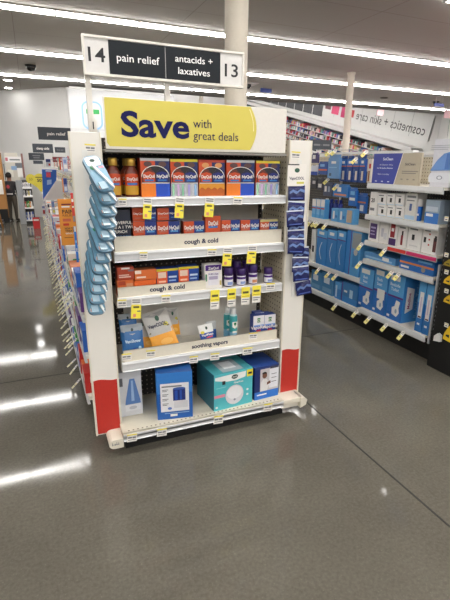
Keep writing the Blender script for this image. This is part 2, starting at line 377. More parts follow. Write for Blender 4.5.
for (a, b), (c, d) in zip(A2, A2[1:]):
    mb.poly([(a-.79,-.0018,b-1.559),(a+.004-.79,-.0018,b-1.559),(c+.004-.79,-.0018,d-1.559),(c-.79,-.0018,d-1.559)], M((240, 232, 170), .5))
mb.build('pale_arc', sg)
NB = M((26, 28, 80), .7, noise=0, spec=.2)
mb = MB(); mb.text('Save', (.398 - .79, -.0025, 1.618 - 1.559), X_, Z_, .108, NB, 'L', .028, .325)
mb.text('with', (.742 - .79, -.0025, 1.667 - 1.559), X_, Z_, .041, NB, 'L', .0, .094); mb.text('great deals', (.742 - .79, -.0025, 1.612 - 1.559), X_, Z_, .041, NB, 'L', .0, .238); mb.build('lettering', sg)

# aisle number sign on two posts
YG = 2.481
sg = thing('aisle_sign', 'grey and white aisle number sign on posts reading 14, pain relief, 13', 'sign', (.70, YG + .08, 1.62))
def gb(): return LMB3(.70, YG + .08, 1.62)
class LMB3(MB):
    def __init__(s, a, b, c): super().__init__(); s.o = (a, b, c)
    def build(s, *a, **k):
        s.v = [(x - s.o[0], y - s.o[1], z - s.o[2]) for x, y, z in s.v]; return super().build(*a, **k)
x0, x1, z0, z1 = .282, 1.106, 1.893, 2.066
FR = M((214, 210, 202), .4)
mb = gb(); mb.box(x0, x1, YG, YG + .03, z0, z0 + .012, FR); mb.box(x0, x1, YG, YG + .03, z1 - .012, z1, FR); mb.box(x0, x0 + .010, YG, YG + .03, z0 + .012, z1 - .012, FR); mb.box(x1 - .010, x1, YG, YG + .03, z0 + .012, z1 - .012, FR); mb.build('sign_frame', sg, bevel=.002)
mb = gb(); mb.box(x0 + .01, x1 - .01, YG + .006, YG + .024, z0 + .012, z1 - .012, M((208, 206, 204), .5)); mb.build('number_panel', sg)
xa, xm, xb = .401, .676, .970
mb = gb(); mb.box(xa, xb, YG + .003, YG + .0055, z0 + .014, z1 - .014, M((40, 43, 47), .8, noise=.02, spec=.15)); mb.box(xm - .0015, xm + .0015, YG + .0022, YG + .003, z0 + .014, z1 - .014, M((150,150,150), .5)); mb.build('category_panel', sg)
mb = gb(); y = YG + .0015
mb.text('14', (.345, YG + .005, 1.955), X_, Z_, .062, INK, bold=.012, wid=.078); mb.text('13', (1.034, YG + .005, 1.945), X_, Z_, .062, INK, bold=.012, wid=.076); mb.build('number_lettering', sg); mb = gb()
mb.text('pain relief', (.541, y, 1.966), X_, Z_, .034, WINK, bold=.004, wid=.208); mb.text('antacids +', (.826, y, 1.99), X_, Z_, .032, WINK, bold=.004, wid=.2); mb.text('laxatives', (.826, y, 1.935), X_, Z_, .032, WINK, bold=.004, wid=.17); mb.build('lettering', sg)
for x in (.30, .69):
    mb = gb(); mb.box(x - .013, x + .013, YG + .031, YG + .055, 1.6295 if x < .4 else 1.5585, z0 + .06, FR); po = mb.build('post', sg)
    if x < .4:
        mb = gb(); mb.box(x + .0, x + .024, YG + .02, YG + .031, 1.63, 1.70, FR); mb.box(x + .004, x + .009, YG + .018, YG + .02, 1.655, 1.69, INK); mb.build('bracket', po)

# ------------------------------------------------------------------ goods on the end display
def span(px0, px1, pt, pb, Y, z0):
    """width, height and centre of something standing at z0 whose front, at depth Y, fills these pixels"""
    a = PY(px0, (pt+pb)/2, Y); b = PY(px1, (pt+pb)/2, Y); t = PY((px0+px1)/2, pt, Y)
    return (a.x + b.x)/2, b.x - a.x, t.z - z0
WT = M((236, 232, 226), .5, noise=0); WAVE = M((222, 150, 40), .4); AMB = M((120, 52, 20), .35)
# two-bottle packs with an arched window, top shelf
def twin(px0, px1, pt, strip_m, base, label, side=ORANGE):
    xc, wd, h = span(px0, px1, pt, 197, 2.312, 1.34); d = .075; t = thing('twin_pack', label, 'medicine box', (xc, 2.312 + d/2, 1.3405), group='two-bottle medicine packs on the top shelf')
    mb = MB(); mb.box(-wd/2, wd/2, -d/2, d/2, 0, h, DBLUE, l=DORANGE, t=DBLUE)
    fr = [(0,.36,.5,1,ORANGE), (.5,.36,1,1,DBLUE), (.0,.93,1,1,strip_m)]
    if base == 'solid': fr += [(0,0,.5,.35,TANG), (.5,0,1,.35,M((28,76,190),.4))]
    elif base == 'holo': fr += [(0,0,1,.35,SILVER), (.05,.02,.12,.33,M((150,210,170),.3,.5)), (.22,.02,.3,.33,M((200,170,210),.3,.5)), (.4,.02,.46,.33,M((120,190,150),.3,.5)), (.62,.02,.7,.33,M((170,160,220),.3,.5)), (.86,.02,.94,.33,M((150,190,230),.3,.5))]
    else: fr += [(0,0,1,.35,WAVE)]
    face(mb, wd, d, h, fr, [])
    y = -d/2 - .003
    if base == 'wave':
        P = [(-wd/2 + wd*k/24, h*(.17 + .07*abs(math.sin(k*.55)))) for k in range(25)]
        for p, q in zip(P, P[1:]): mb.poly([(p[0], y, .0), (q[0], y, 0), (q[0], y, q[1]), (p[0], y, p[1])], M((186, 92, 26), .4))
    for s, c in ((-1, TANG), (1, SKYB)):       # pictures in the top corners
        mb.poly([(s*wd*.25 + wd*.14*math.cos(a), y, h*.85 + h*.07*math.sin(a)) for a in [k*math.pi/6 for k in range(12)]], M((214,150,90),.5) if base == 'wave' else M((90,60,60),.5))
    o = mb.build('carton', t, bevel=.001)
    mb = MB(); n = 14
    arch = [(-wd*.46, h*.37), (wd*.46, h*.37)] + [(wd*.46*math.cos(a), h*(.52 + .28*math.sin(a))) for a in [k*math.pi/n for k in range(n+1)]]
    mb.poly([(a, y - .001, b) for a, b in arch], DARKBOX)
    for p, q in zip(arch[2:], arch[3:]):
        k = 1.06; mb.poly([(p[0], y-.0015, p[1]), (q[0], y-.0015, q[1]), (q[0]*k, y-.0015, h*.5+(q[1]-h*.5)*k), (p[0]*k, y-.0015, h*.5+(p[1]-h*.5)*k)], WT)
    mb.box(-wd*.48, wd*.48, y-.0015, y-.001, h*.352, h*.372, WT); mb.build('window', t)
    for s, c, tx, lb in ((-1, ORANGE, 'DayQuil', LIMB), (1, M((20,36,120),.4), 'NyQuil', M((14,20,54),.3))):
        mb = MB(); q = y - .002; xx = s*wd*.225; ww = wd*.212
        B = [(-ww, .38), (ww, .38), (ww, .6), (ww*.8, .66), (ww*.42, .7), (ww*.42, .74), (-ww*.42, .74), (-ww*.42, .7), (-ww*.8, .66), (-ww, .6)]
        mb.prism([(xx + a, b*h) for a, b in B], (0, q, 0), X_, Z_, (0,-1,0), .001, lb)
        mb.poly([(xx-ww*.95, q-.001, h*.39), (xx+ww*.95, q-.001, h*.39), (xx+ww*.95, q-.001, h*.62), (xx, q-.001, h*.665), (xx-ww*.95, q-.001, h*.62)], c)
        mb.poly([(xx-ww*.7, q-.0015, h*.41), (xx+ww*.7, q-.0015, h*.41), (xx+ww*.7, q-.0015, h*.455), (xx-ww*.7, q-.0015, h*.455)], MBLUE)
        mb.text(tx, (xx, q-.0016, h*.50), X_, Z_, h*.082, WT, bold=.035, wid=ww*1.8); mb.build('bottle_picture', t)
    return t
GREYS = M((180,182,184),.4); YELS = M((206,190,40),.4)
twin(140.8, 169.8, 158.3, GREYS, 'solid', 'orange and blue two-bottle medicine pack with grey top strip, next to the gold-capped bottles')
twin(170.8, 197.8, 159.3, YELS, 'holo', 'two-bottle medicine pack with yellow top strip and silver base, second from the gold-capped bottles')
twin(198.8, 224.6, 160.0, DORANGE, 'wave', 'two-bottle medicine pack with honey-coloured wavy base, middle of its row')
twin(226.4, 254.2, 160.3, GREYS, 'solid', 'orange and blue two-bottle medicine pack with grey top strip, second from the right panel')
twin(255.8, 279.3, 161.0, YELS, 'holo', 'two-bottle medicine pack with yellow top strip and silver base, beside the right panel')
# gold-capped bottles
def syrup(px, Y, label):
    p = PY(px, 180, Y); t = thing('syrup_bottle', label, 'medicine bottle', (p.x, Y, 1.3405), group='gold-capped syrup bottles on the top shelf')
    r = .034; mb = MB(); mb.lathe([(r*.9, 0), (r, .006), (r, .10), (r*.94, .116), (r*.72, .131), (r*.56, .137), (r*.56, .15)], LIMB, n=24, sy=.62); mb.build('body', t)
    mb = MB(); mb.lathe([(r*.6, .146), (r*.64, .148), (r*.64, .178), (r*.58, .181)], GOLD, n=24, sy=.9); mb.build('cap', t)
    mb = MB(); n = 10
    def bx(a, z, k=1.02): return (r*k*math.sin(a), -r*.62*k*math.cos(a), z)
    for i in range(n):
        a, b = -1.25 + 2.5*i/n, -1.25 + 2.5*(i+1)/n; z = lambda q: .104 + .006*math.cos(q*1.2)
        mb.poly([bx(a,.052), bx(b,.052), bx(b,z(b)), bx(a,z(a))], ORANGE); mb.poly([bx(a,.010), bx(b,.010), bx(b,.052), bx(a,.052)], M((206,158,44),.4))
        if 2 <= i < 8: mb.poly([bx(a,.056,1.035), bx(b,.056,1.035), bx(b,.066,1.035), bx(a,.066,1.035)], MBLUE)
    mb.text('DayQuil', (0, -r*.66, .078), X_, Z_, .014, WT, bold=.03, wid=.052); mb.build('label', t); return t
syrup(113.6, 2.345, 'gold-capped orange syrup bottle on the top shelf, partly hidden by the hanging blue packs')
syrup(131.6, 2.345, 'gold-capped orange syrup bottle standing right beside the first two-bottle pack')
syrup(127.5, 2.42, 'gold-capped syrup bottle in the second row, showing behind the other two')
# second shelf: half orange, half blue cartons
def duo(px0, px1, pt, pb, z0, Y, label, d=.05, both=True, txt=('DayQuil', 'NyQuil'), group='orange and blue cold cartons on the second shelf', top=None):
    xc, wd, h = span(px0, px1, pt, pb, Y, z0); tv = .70 if h > .1 else .5; bv = .60 if h > .1 else .2
    oc = M((202, 80, 38), .4); bc = M((24, 50, 128), .4)
    if both:
        r = [(0,0,.5,1,oc), (.5,0,1,1,bc), (.08,bv,.44,bv+.07,M((190,110,90),.5)), (.58,bv,.92,bv+.07,SKYB)]; tx = [(txt[0], .25, tv, .14, WT, .03), (txt[1], .75, tv, .14, WT, .03)]
    else: r = [(0,0,1,1,oc), (.2,bv,.8,bv+.07,MBLUE)]; tx = [(txt[0], .5, tv, .14, WT, .03)]
    if top: r.append((0,.9,1,1,top))
    mb = MB(); mb.box(-wd/2, wd/2, -d/2, d/2, 0, h, bc, l=DORANGE, t=M((150,140,150),.4)); 
    face(mb, wd, d, h, r, []); y = -d/2 - .0035
    for s, u, v, hh, mt, bd in tx:
        full = both and .44*wd or .62*wd
        mb.text(s, (-wd/2 + u*wd, y, v*h), X_, Z_, hh*h, mt, bold=bd, wid=full)
    return tag(mb.build('cold_carton', None, (xc, Y + d/2, z0), bevel=.001), label, 'medicine box', group)
ZB = 1.0775; Y2 = 2.318
def pxz(px, z, Y):  # pixel row of height z at depth Y near column px
    lo, hi = 0, 599
    for _ in range(30):
        mid = (lo + hi) / 2
        if PY(px, mid, Y).z > z: lo = mid
        else: hi = mid
    return lo
duo(133.6, 156.6, 221.3, 252, ZB, Y2, 'orange and blue cold carton under another, beside the dark blue carton')
duo(157.6, 179.8, 221.3, 252, ZB, Y2, 'orange and blue cold carton under another, in the second stack from the dark blue carton')
hS = PY(145, 221.3, Y2).z + .0008
duo(132.6, 156.2, 207.5, 221.5, hS, Y2 + .006, 'upper cold carton of the stack beside the dark blue carton')
duo(157.4, 180.2, 207.8, 221.5, hS, Y2 + .006, 'upper cold carton of the second stack from the dark blue carton')
duo(183.8, 204.4, 221.2, 250, ZB, Y2, 'low orange and blue cold carton just left of the tall all-orange one')
duo(205.4, 220.6, 216.0, 250, ZB, Y2, 'tall all-orange cold carton standing between low two-tone ones', both=False)
duo(221.4, 239.6, 220.0, 250, ZB, Y2, 'low orange and blue cold carton just right of the tall all-orange one')
duo(240.6, 258.8, 219.8, 250, ZB, Y2, 'low orange and blue cold carton, second from the right panel')
duo(259.8, 277.6, 219.4, 250, ZB, Y2, 'low orange and blue cold carton with yellow corner, beside the right panel', top=M((190,180,120),.5))
xc, wd, h = span(113.5, 131.0, 210, 252, Y2, ZB)
carton('dark_carton', 'dark navy carton with white lettering at the left of the second shelf', 'medicine box', (xc, Y2 + .04, ZB), wd, .07, h, M((22, 30, 52), .4), [],
       [('POWERFUL.', .52, .66, .07, WT), ('LIKE A 1 TWO', .52, .55, .07, WT), ('PUNCH', .4, .44, .07, WT), ('COLD & FLU', .5, .33, .05, SKYB)])
# third shelf
ZC = .8415; Y3 = 2.318
def plain(name, label, px0, px1, pt, pb, z0, Y, body, rects, texts=(), d=.06, group=None, **k):
    xc, wd, h = span(px0, px1, pt, pb, Y, z0)
    return carton(name, label, 'medicine box', (xc, Y + d/2, z0), wd, d, h, body, rects, texts, group=group, **k)
RO = M((176, 66, 38), .4); LO = M((216, 108, 48), .4)
za = PY(125, 280.4, Y3).z
plain('cold_carton', 'orange cold carton at the bottom left of the third shelf, under the red-brown one', 117.6, 134, 280.4, 298, ZC, Y3, LO, [(.06,.7,.5,.95,RO),(.55,.2,.95,.8,M((214,150,110),.5)),(.62,.2,.9,.5,M((60,60,80),.5))])
plain('cold_carton', 'red-brown cold carton lying on the orange one, left of the third shelf', 117.3, 134, 267.2, 280.4, za + .0008, Y3, RO, [(.25,.84,.75,.97,M((224,214,208),.5)),(.08,.2,.8,.3,M((226,190,176),.5)),(.08,.36,.7,.44,M((226,190,176),.5)),(.65,.66,1,.8,M((120,110,120),.5))])
zb = PY(145, 280.6, Y3).z
plain('cold_carton', 'wide orange cold carton on the third shelf under a paler one', 134.6, 156.6, 280.2, 297, ZC, Y3, M((228,104,40),.4), [(.1,.5,.8,.6,M((240,200,170),.5)),(.72,.2,.95,.45,M((200,60,30),.5))])
plain('cold_carton', 'pale orange cold carton lying on the wide orange one', 134.6, 156.6, 269.6, 280.0, PY(145, 279.8, Y3).z, Y3, LO, [(.02,.62,.3,.95,M((236,220,206),.5)),(.08,.2,.5,.36,M((240,214,196),.5))], faces=dict(t=M((160,90,50),.5)))
def half(px0, px1, pt, label):
    plain('cold_carton', label, px0, px1, pt, 296, ZC, Y3, M((24, 58, 140), .4), [(0,0,.5,1,M((222,94,48),.4)),(.5,0,1,1,M((22,66,150),.4)),(0,.9,1,1,YELS),(.06,.62,.44,.86,M((230,200,180),.5)),(.08,.42,.42,.5,M((240,190,160),.5)),(.56,.6,.94,.68,M((190,210,230),.5)),(.56,.46,.9,.52,M((150,180,220),.5)),(.7,.1,.94,.26,M((60,160,120),.5))])
half(157, 178, 268.6, 'half orange, half blue cold carton with yellow top, beside the wide orange cartons')
half(178.8, 198.8, 266.4, 'half orange, half blue cold carton with yellow top, beside the white purple-lettered carton')
plain('sleep_aid_carton', 'white carton with purple lettering in the middle of the third shelf', 204.6, 222, 264.2, 289.5, ZC, 2.309, M((232, 228, 224), .45), [(.05,.74,.95,.97,PURPLE),(.2,.12,.8,.66,M((224,222,230),.5)),(.25,.36,.75,.5,M((170,160,190),.5)),(.04,.3,.14,.6,M((80,130,100),.5)),(.86,.1,.96,.3,M((190,170,90),.5))], [('ZzzQuil', .5, .79, .1, WT, .03), ('PURE Zzzs', .5, .56, .07, PURPLE, .02)], d=.05)
def gummy(px, Y, pt, label, r=.0265, dark=False):
    p = PY(px, pt, Y); h = p.z - ZC; t = thing('purple_capped_bottle', label, 'medicine bottle', (p.x, Y, ZC), group='purple-capped bottles on the third shelf')
    bd = M((60, 30, 90), .3); mb = MB(); mb.lathe([(r*.92, 0), (r, .004), (r, h*.6), (r*.9, h*.66)], bd, n=24); mb.build('body', t)
    mb = MB(); mb.lathe([(r*.94, h*.66), (r*.97, h*.68), (r*.97, h*.97), (r*.9, h)], M((58, 34, 98), .35), n=28); mb.build('cap', t)
    if not dark:
        mb = MB(); n = 12
        def q(a, z, k): return (r*k*math.sin(a), -r*k*math.cos(a), z)
        for i in range(n):
            a, b = -1.5 + 3*i/n, -1.5 + 3*(i+1)/n
            mb.poly([q(a,h*.06,1.02), q(b,h*.06,1.02), q(b,h*.58,1.02), q(a,h*.58,1.02)], M((228,226,232),.5))
            mb.poly([q(a,h*.38,1.03), q(b,h*.38,1.03), q(b,h*.52,1.03), q(a,h*.52,1.03)], PURPLE)
            if 4 <= i < 9: mb.poly([q(a,h*.1,1.03), q(b,h*.1,1.03), q(b,h*.26,1.03), q(a,h*.26,1.03)], M((196,130,90),.5) if pt < 266 else M((130,150,200),.5))
        mb.build('label', t)
    return t
gummy(228.4, 2.322, 267, 'purple-capped white-labelled bottle right beside the white sleep aid carton')
gummy(241.2, 2.322, 268, 'purple-capped white-labelled bottle, second from the white sleep aid carton')
gummy(253.0, 2.322, 264.2, 'tallest purple-capped bottle, with an orange picture on its label')
gummy(268.2, 2.322, 267.4, 'purple-capped bottle standing alone beside the right panel')
gummy(236.5, 2.40, 260.5, 'dark purple bottle in the back row, left of the two dark ones', dark=True)
gummy(246.5, 2.41, 261, 'dark purple bottle in the back row, right of the two dark ones', dark=True)
# fourth shelf: pouches, bottles, small boxes
ZD = .4845
def pouch(name, label, c, ux, uz, th, parts, hh=None, group=None):
    """soft pouch: centre of the bottom edge c, half-width vector ux, height vector uz; parts: (v0,v1,mat) bands and extra prints"""
    ux, uz = Vector(ux), Vector(uz); n = ux.cross(uz).normalized()
    if n.y > 0: n = -n
    mb = MB(); NX, NZ = 8, 10
    base, bands, prints, texts = parts
    def P(u, v, k=0):
        b = (1 - abs(u)**3) * (math.sin(math.pi*min(1, max(0, v)))**.6) * th
        return Vector(c)*0 + ux*u*(1 - .05*math.sin(math.pi*v)) + uz*v + n*(b + k)
    for j in range(NZ):
        v0, v1 = j/NZ, (j+1)/NZ; mt = base
        for a, b, q in bands:
            if a <= (v0+v1)/2 < b: mt = q
        for i in range(NX):
            u0, u1 = -1 + 2*i/NX, -1 + 2*(i+1)/NX
            mb.poly([P(u0,v0), P(u1,v0), P(u1,v1), P(u0,v1)], mt, True)
            mb.poly([P(u0,v1) - n*(2*(P(u0,v1)-ux*u0*(1-.05*math.sin(math.pi*v1))-uz*v1).dot(n)), P(u1,v1) - n*(2*(P(u1,v1)-ux*u1*(1-.05*math.sin(math.pi*v1))-uz*v1).dot(n)), P(u1,v0) - n*(2*(P(u1,v0)-ux*u1*(1-.05*math.sin(math.pi*v0))-uz*v0).dot(n)), P(u0,v0) - n*(2*(P(u0,v0)-ux*u0*(1-.05*math.sin(math.pi*v0))-uz*v0).dot(n))], base, True)
    for k, (outline, mt) in enumerate(prints):
        mb.poly([P(u, v, .0016 + .0004*k) for u, v in outline], mt)
    L = ux.length; H = uz.length
    for s, u, v, hgt, mt, wd in texts:
        mb.text(s, P(u, v, .0035), ux.normalized(), uz.normalized(), hgt*H, mt, bold=.03, wid=wd*2*L)
    return tag(mb.build(name, None, c), label, 'pouch', group)
def poly_e(u, v, a, b, n=10): return [(u + a*math.cos(2*math.pi*k/n), v + b*math.sin(2*math.pi*k/n)) for k in range(n)]
BAGB = M((30, 98, 160), .3); BAGG = M((190, 190, 190), .35); ORB = M((238, 164, 44), .35); SILB = M((186, 184, 180), .35)
def shower(label, c, tilt, wd, ht):
    pouch('blue_pouch', label, c, (wd/2, 0, 0), (tilt*.2, -tilt*0 + ht*.28, ht*.94), .012,
          (BAGB, [(.8,1.1,M((150,160,168),.4))], [([(-.9,.8),(0,.68),(.9,.8),(.9,.84),(-.9,.84)], M((150,160,168),.4)), (poly_e(0,.84,.12,.05), M((40,60,60),.5)), (poly_e(.1,.2,.35,.1), M((24,66,150),.4)), (poly_e(-.2,.2,.2,.05), M((150,196,230),.4)), (poly_e(.6,.28,.15,.05), M((190,220,240),.4))],
           [('VapoShower', 0, .46, .09, M((200,224,240),.5,noise=0), .7)]), group='blue pouches on the fourth shelf')
shower('blue pouch in front, lying against another at the left end of the fourth shelf', (.405, 2.325, ZD + .004), .02, .12, .185)
shower('blue pouch standing upright at the back left of the fourth shelf', (.40, 2.40, ZD + .08), 0, .10, .15)
def patch(label, c, ux, uz, big):
    pouch('orange_pouch', label, c, ux, uz, .010,
          (SILB, [(0,.40,ORB)], [([(-.95,.4),(.95,.52),(.95,.40)], ORB), ([(-.9,.92),(.9,.97),(.1,.80)], M((160,160,160),.4)), (poly_e(.05,.8,.16,.07), M((40,84,66),.5)), ([(-.9,.46),(.8,.56),(.8,.59),(-.9,.49)], M((120,110,60),.5)), (poly_e(.2,.2,.5,.08), M((248,190,90),.4)), (poly_e(.55,.62,.2,.05), M((206,196,70),.4))],
           [('VapoCOOL', -.1, .6, .09, NAVY, .7)] if big else []), group='silver and orange pouches on the fourth shelf')
patch('silver and orange pouch leaning in front, in the middle of its group', (.592, 2.332, ZD + .022), (.073, -.004, .016), (-.05, .085, .205), True)
patch('silver and orange pouch half hidden behind the leaning ones, near the blue pouches', (.508, 2.40, ZD + .006), (.046, 0, -.002), (-.035, .07, .17), False)
patch('silver pouch standing upright at the back of the orange pouches', (.665, 2.46, ZD + .05), (.042, 0, 0), (0, .03, .16), False)
pouch('wipes_pouch', 'small blue pouch with white top standing in the middle of the fourth shelf', (.843, 2.332, ZD + .008), (.045, 0, .004), (-.012, .045, .115), .010,
      (M((24,74,160),.35), [(.62,1.1,M((236,236,234),.45))], [([(-.95,.62),(.95,.62),(.95,.72),(0,.5),(-.95,.72)], M((236,236,234),.45)), (poly_e(.05,.82,.16,.08), M((30,60,50),.5)), (poly_e(-.6,.64,.28,.07), M((226,210,60),.5)), ([(-.2,.34),(.7,.36),(.7,.42),(-.2,.40)], M((226,80,90),.5)), (poly_e(.5,.15,.3,.12), M((226,150,120),.5))], [('VapoPatch', 0, .46, .09, WT, .8)]), group='blue and white pouches on the fourth shelf')
pouch('wipes_pouch', 'blue pouch with grey top just behind the small blue and white one', (.876, 2.385, ZD + .004), (.034, 0, 0), (.006, .03, .12), .010, (M((40,84,150),.35), [(.6,1.1,BAGG)], [], []), group='blue and white pouches on the fourth shelf')
def spray(px, Y, pt, label):
    p = PY(px, pt, Y); h = p.z - ZD; t = thing('spray_bottle', label, 'bottle', (p.x, Y, ZD), group='teal spray bottles on the fourth shelf'); r = .024
    mb = MB(); mb.lathe([(r*.94, 0), (r, .005), (r, h*.35), (r, h*.72), (r*.9, h*.79), (r*.6, h*.83)], [M((150,200,220),.3), M((128,186,214),.3), M((60,160,164),.3), M((60,160,164),.3), M((190,220,224),.3)], n=24); mb.build('body', t)
    mb = MB(); mb.lathe([(r*.62, h*.83), (r*.66, h*.84), (r*.66, h*.96), (r*.5, h)], M((226,228,228),.4), n=20); mb.build('cap', t)
    mb = MB(); mb.poly([(-.016, -r-.002, h*.5), (0, -r-.002, h*.45), (.016, -r-.002, h*.5), (.016, -r-.002, h*.64), (-.016, -r-.002, h*.64)], WT); mb.poly([(-.008, -r-.003, h*.58), (0, -r-.003, h*.52), (.008, -r-.003, h*.58), (.006, -r-.003, h*.62), (-.006, -r-.003, h*.62)], GREEN); mb.box(-.015, .015, -r-.003, -r-.0022, h*.33, h*.38, WT); mb.build('label', t)
spray(233.4, 2.33, 307.6, 'teal and white spray bottle in front, of the pair on the fourth shelf')
spray(227.6, 2.395, 306.8, 'teal spray bottle behind, of the pair on the fourth shelf')
def vapor(px0, px1, Y, pt, label, d=.05):
    plain('vapor_carton', label, px0, px1, pt, 340, ZD, Y, M((32, 64, 150), .4), [(0,.6,1,1,M((226,226,232),.5)),(.04,.56,.96,.62,M((110,150,220),.5)),(.36,.72,.64,.9,GREEN),(.3,.3,.7,.42,M((200,50,60),.5))], [('VICKS', .5, .76, .09, WT, .02), ('VapoRub', .5, .46, .13, WT, .03)], d=d, group='blue and white vapor cartons on the fourth shelf')
vapor(253.2, 264.0, 2.32, 315.6, 'blue and white vapor carton, left of the front pair beside the right panel')
vapor(264.3, 275.2, 2.32, 314.6, 'blue and white vapor carton, right of the front pair beside the right panel')
vapor(254.6, 263.6, 2.385, 312.5, 'blue and white vapor carton behind the left one of the front pair')
vapor(263.9, 271, 2.385, 313.5, 'blue and white vapor carton behind the right one of the front pair')
# lower deck: appliance boxes
ZK = .1285
def humid(px0, px1, pt, pb, Y, label):
    xc, wd, h = span(px0, px1, pt, pb, Y, ZK)
    def ex(mb):
        y = -.13/2 - .003; cx = wd*.06; c1 = M((88,124,180),.35); c2 = M((150,178,214),.35)
        mb.poly([(cx-wd*.34, y, h*.27), (cx+wd*.36, y, h*.27), (cx+wd*.34, y, h*.36), (cx+wd*.12, y, h*.84), (cx-wd*.1, y, h*.84), (cx-wd*.32, y, h*.36)], c1)
        mb.poly([(cx-wd*.06, y-.0004, h*.34), (cx+wd*.08, y-.0004, h*.34), (cx+wd*.05, y-.0004, h*.8), (cx-wd*.03, y-.0004, h*.8)], c2)
        mb.poly([(cx-wd*.34, y-.0003, h*.12), (cx+wd*.36, y-.0003, h*.12), (cx+wd*.36, y-.0003, h*.26), (cx-wd*.34, y-.0003, h*.26)], M((214,216,222),.5))
        mb.poly([(cx+wd*.18*math.cos(k*math.pi/6), y-.0007, h*.19 + h*.04*math.sin(k*math.pi/6)) for k in range(12)], M((176,180,190),.5))
        mb.poly([(-wd*.5, y, h*.7), (-wd*.34, y, h*.7), (-wd*.34, y, h*.88), (-wd*.5, y, h*.88)], M((90,92,100),.5))
    carton('humidifier_box', label, 'appliance box', (xc, Y + .065, ZK), wd, .13, h, M((202, 204, 210), .4), extra=ex, group=None)
humid(119.5, 142, 371.5, 413.5, 2.34, 'grey-white humidifier box with a blue tank picture on the lower deck by the left panel')
xc, wd, h = span(158, 192.6, 365.5, 416.5, 2.215, ZK); d = .19; h = min(h, .412 - ZK)
def ex(mb):
    y = -d/2 - .0035; u = lambda a: -wd/2 + a*wd
    def r(a, b, c, e, mt, k=0): mb.poly([(u(a), y - k, b*h), (u(c), y - k, b*h), (u(c), y - k, e*h), (u(a), y - k, e*h)], mt)
    r(.1,.17,.9,.78,M((224,224,228),.45)); r(.45,.40,.8,.66,M((24,40,110),.3),.0005); r(.5,.42,.58,.62,M((40,80,170),.3),.001); r(.64,.42,.7,.62,M((40,80,170),.3),.001)
    mb.poly([(u(.625) + wd*.175*math.cos(k*math.pi/8), y - .0008, h*.66 + h*.03*math.sin(k*math.pi/8)) for k in range(16)], M((60,90,160),.3))
    r(.47,.24,.86,.39,M((206,206,212),.4),.0005); r(.14,.7,.7,.73,GREYINK,.0005)
    for k in range(4): r(.15,.64 - k*.1,.32,.655 - k*.1,GREYINK,.0005); r(.15,.61 - k*.1,.28,.625 - k*.1,GREYINK,.0005)
    mb.poly([(u(.35) + wd*.06*math.cos(k*math.pi/6), y - .001, h*.24 + h*.03*math.sin(k*math.pi/6)) for k in range(12)], M((90,120,190),.4))
    r(.36,.06,.56,.11,WT,.0005); r(.2,.125,.9,.14,M((150,180,214),.5),.0005)
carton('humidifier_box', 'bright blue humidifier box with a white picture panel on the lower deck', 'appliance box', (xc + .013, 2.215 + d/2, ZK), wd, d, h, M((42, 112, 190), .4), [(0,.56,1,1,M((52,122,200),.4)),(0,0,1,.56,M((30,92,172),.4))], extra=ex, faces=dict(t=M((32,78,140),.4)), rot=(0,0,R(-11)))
mbt = MB()
xc, wd, h = span(212.5, 252.5, 372.5, 411, 2.20, ZK); d = .245
def ex(mb):
    y = -d/2 - .003; u = lambda a: -wd/2 + a*wd
    def r(a, b, c, e, mt, k=0): mb.poly([(u(a), y - k, b*h), (u(c), y - k, b*h), (u(c), y - k, e*h), (u(a), y - k, e*h)], mt)
    mb.poly([(u(.02), y, h*.93), (u(.02), y, h*.85), (u(.3), y, h*.77), (u(.55), y, h*.75), (u(.8), y, h*.8), (u(.82), y, h*.95)], M((230,232,230),.5))
    mb.poly([(u(.52) + wd*.085*math.cos(k*math.pi/6), y - .0006, h*.86 + h*.06*math.sin(k*math.pi/6)) for k in range(12)], M((24,60,52),.5))
    r(.2,.7,.28,.8,INK,.0005); r(.84,.78,1.0,.97,M((236,214,50),.5),.0005); r(.87,.84,.97,.9,INK,.001)
    mb.poly([(u(.52) + wd*.235*math.cos(k*math.pi/14), y - .0006, h*.36 + h*.27*math.sin(k*math.pi/14)) for k in range(28)], M((214,214,220),.4))
    mb.poly([(u(.52) + wd*.2*math.cos(k*math.pi/10), y - .001, h*.42 + h*.18*math.sin(k*math.pi/10)) for k in range(20)], M((232,232,236),.4))
    mb.poly([(u(.52) + wd*.03*math.cos(k*math.pi/6), y - .0015, h*.22 + h*.03*math.sin(k*math.pi/6)) for k in range(12)], M((130,134,150),.4))
    r(.0,.36,.27,.44,M((226,140,160),.5),.0005); r(.05,.62,.3,.64,M((140,210,216),.5),.0005)
    for a, b in ((.86,.42),(.86,.28),(.06,.1)): mb.poly([(u(a) + wd*.03*math.cos(k*math.pi/5), y - .0005, b*h + h*.03*math.sin(k*math.pi/5)) for k in range(10)], WT)
    mb.text('VICKS', (u(.52), y - .001, h*.84), X_, Z_, h*.035, WT, bold=.03); mb.text('FilterFree', (u(.62), y - .0009, h*.67), X_, Z_, h*.05, WT, bold=.02)
    # picture on the top face
    z = h + .0006
    mb.poly([(u(.25), -d*.45, z), (u(.78), -d*.45, z), (u(.78), d*.2, z), (u(.25), d*.2, z)], M((150,160,166),.4)); mb.poly([(u(.36), -d*.3, z+.0006), (u(.66), -d*.3, z+.0006), (u(.66), d*.1, z+.0006), (u(.36), d*.1, z+.0006)], M((206,208,210),.4))
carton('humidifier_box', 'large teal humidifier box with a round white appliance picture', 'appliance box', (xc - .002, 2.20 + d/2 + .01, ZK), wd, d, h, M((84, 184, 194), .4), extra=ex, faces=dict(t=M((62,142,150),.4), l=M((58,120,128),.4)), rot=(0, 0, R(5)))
xc, wd, h = span(253.5, 279, 367, 401.5, 2.225, ZK); d = .2; wd *= .97
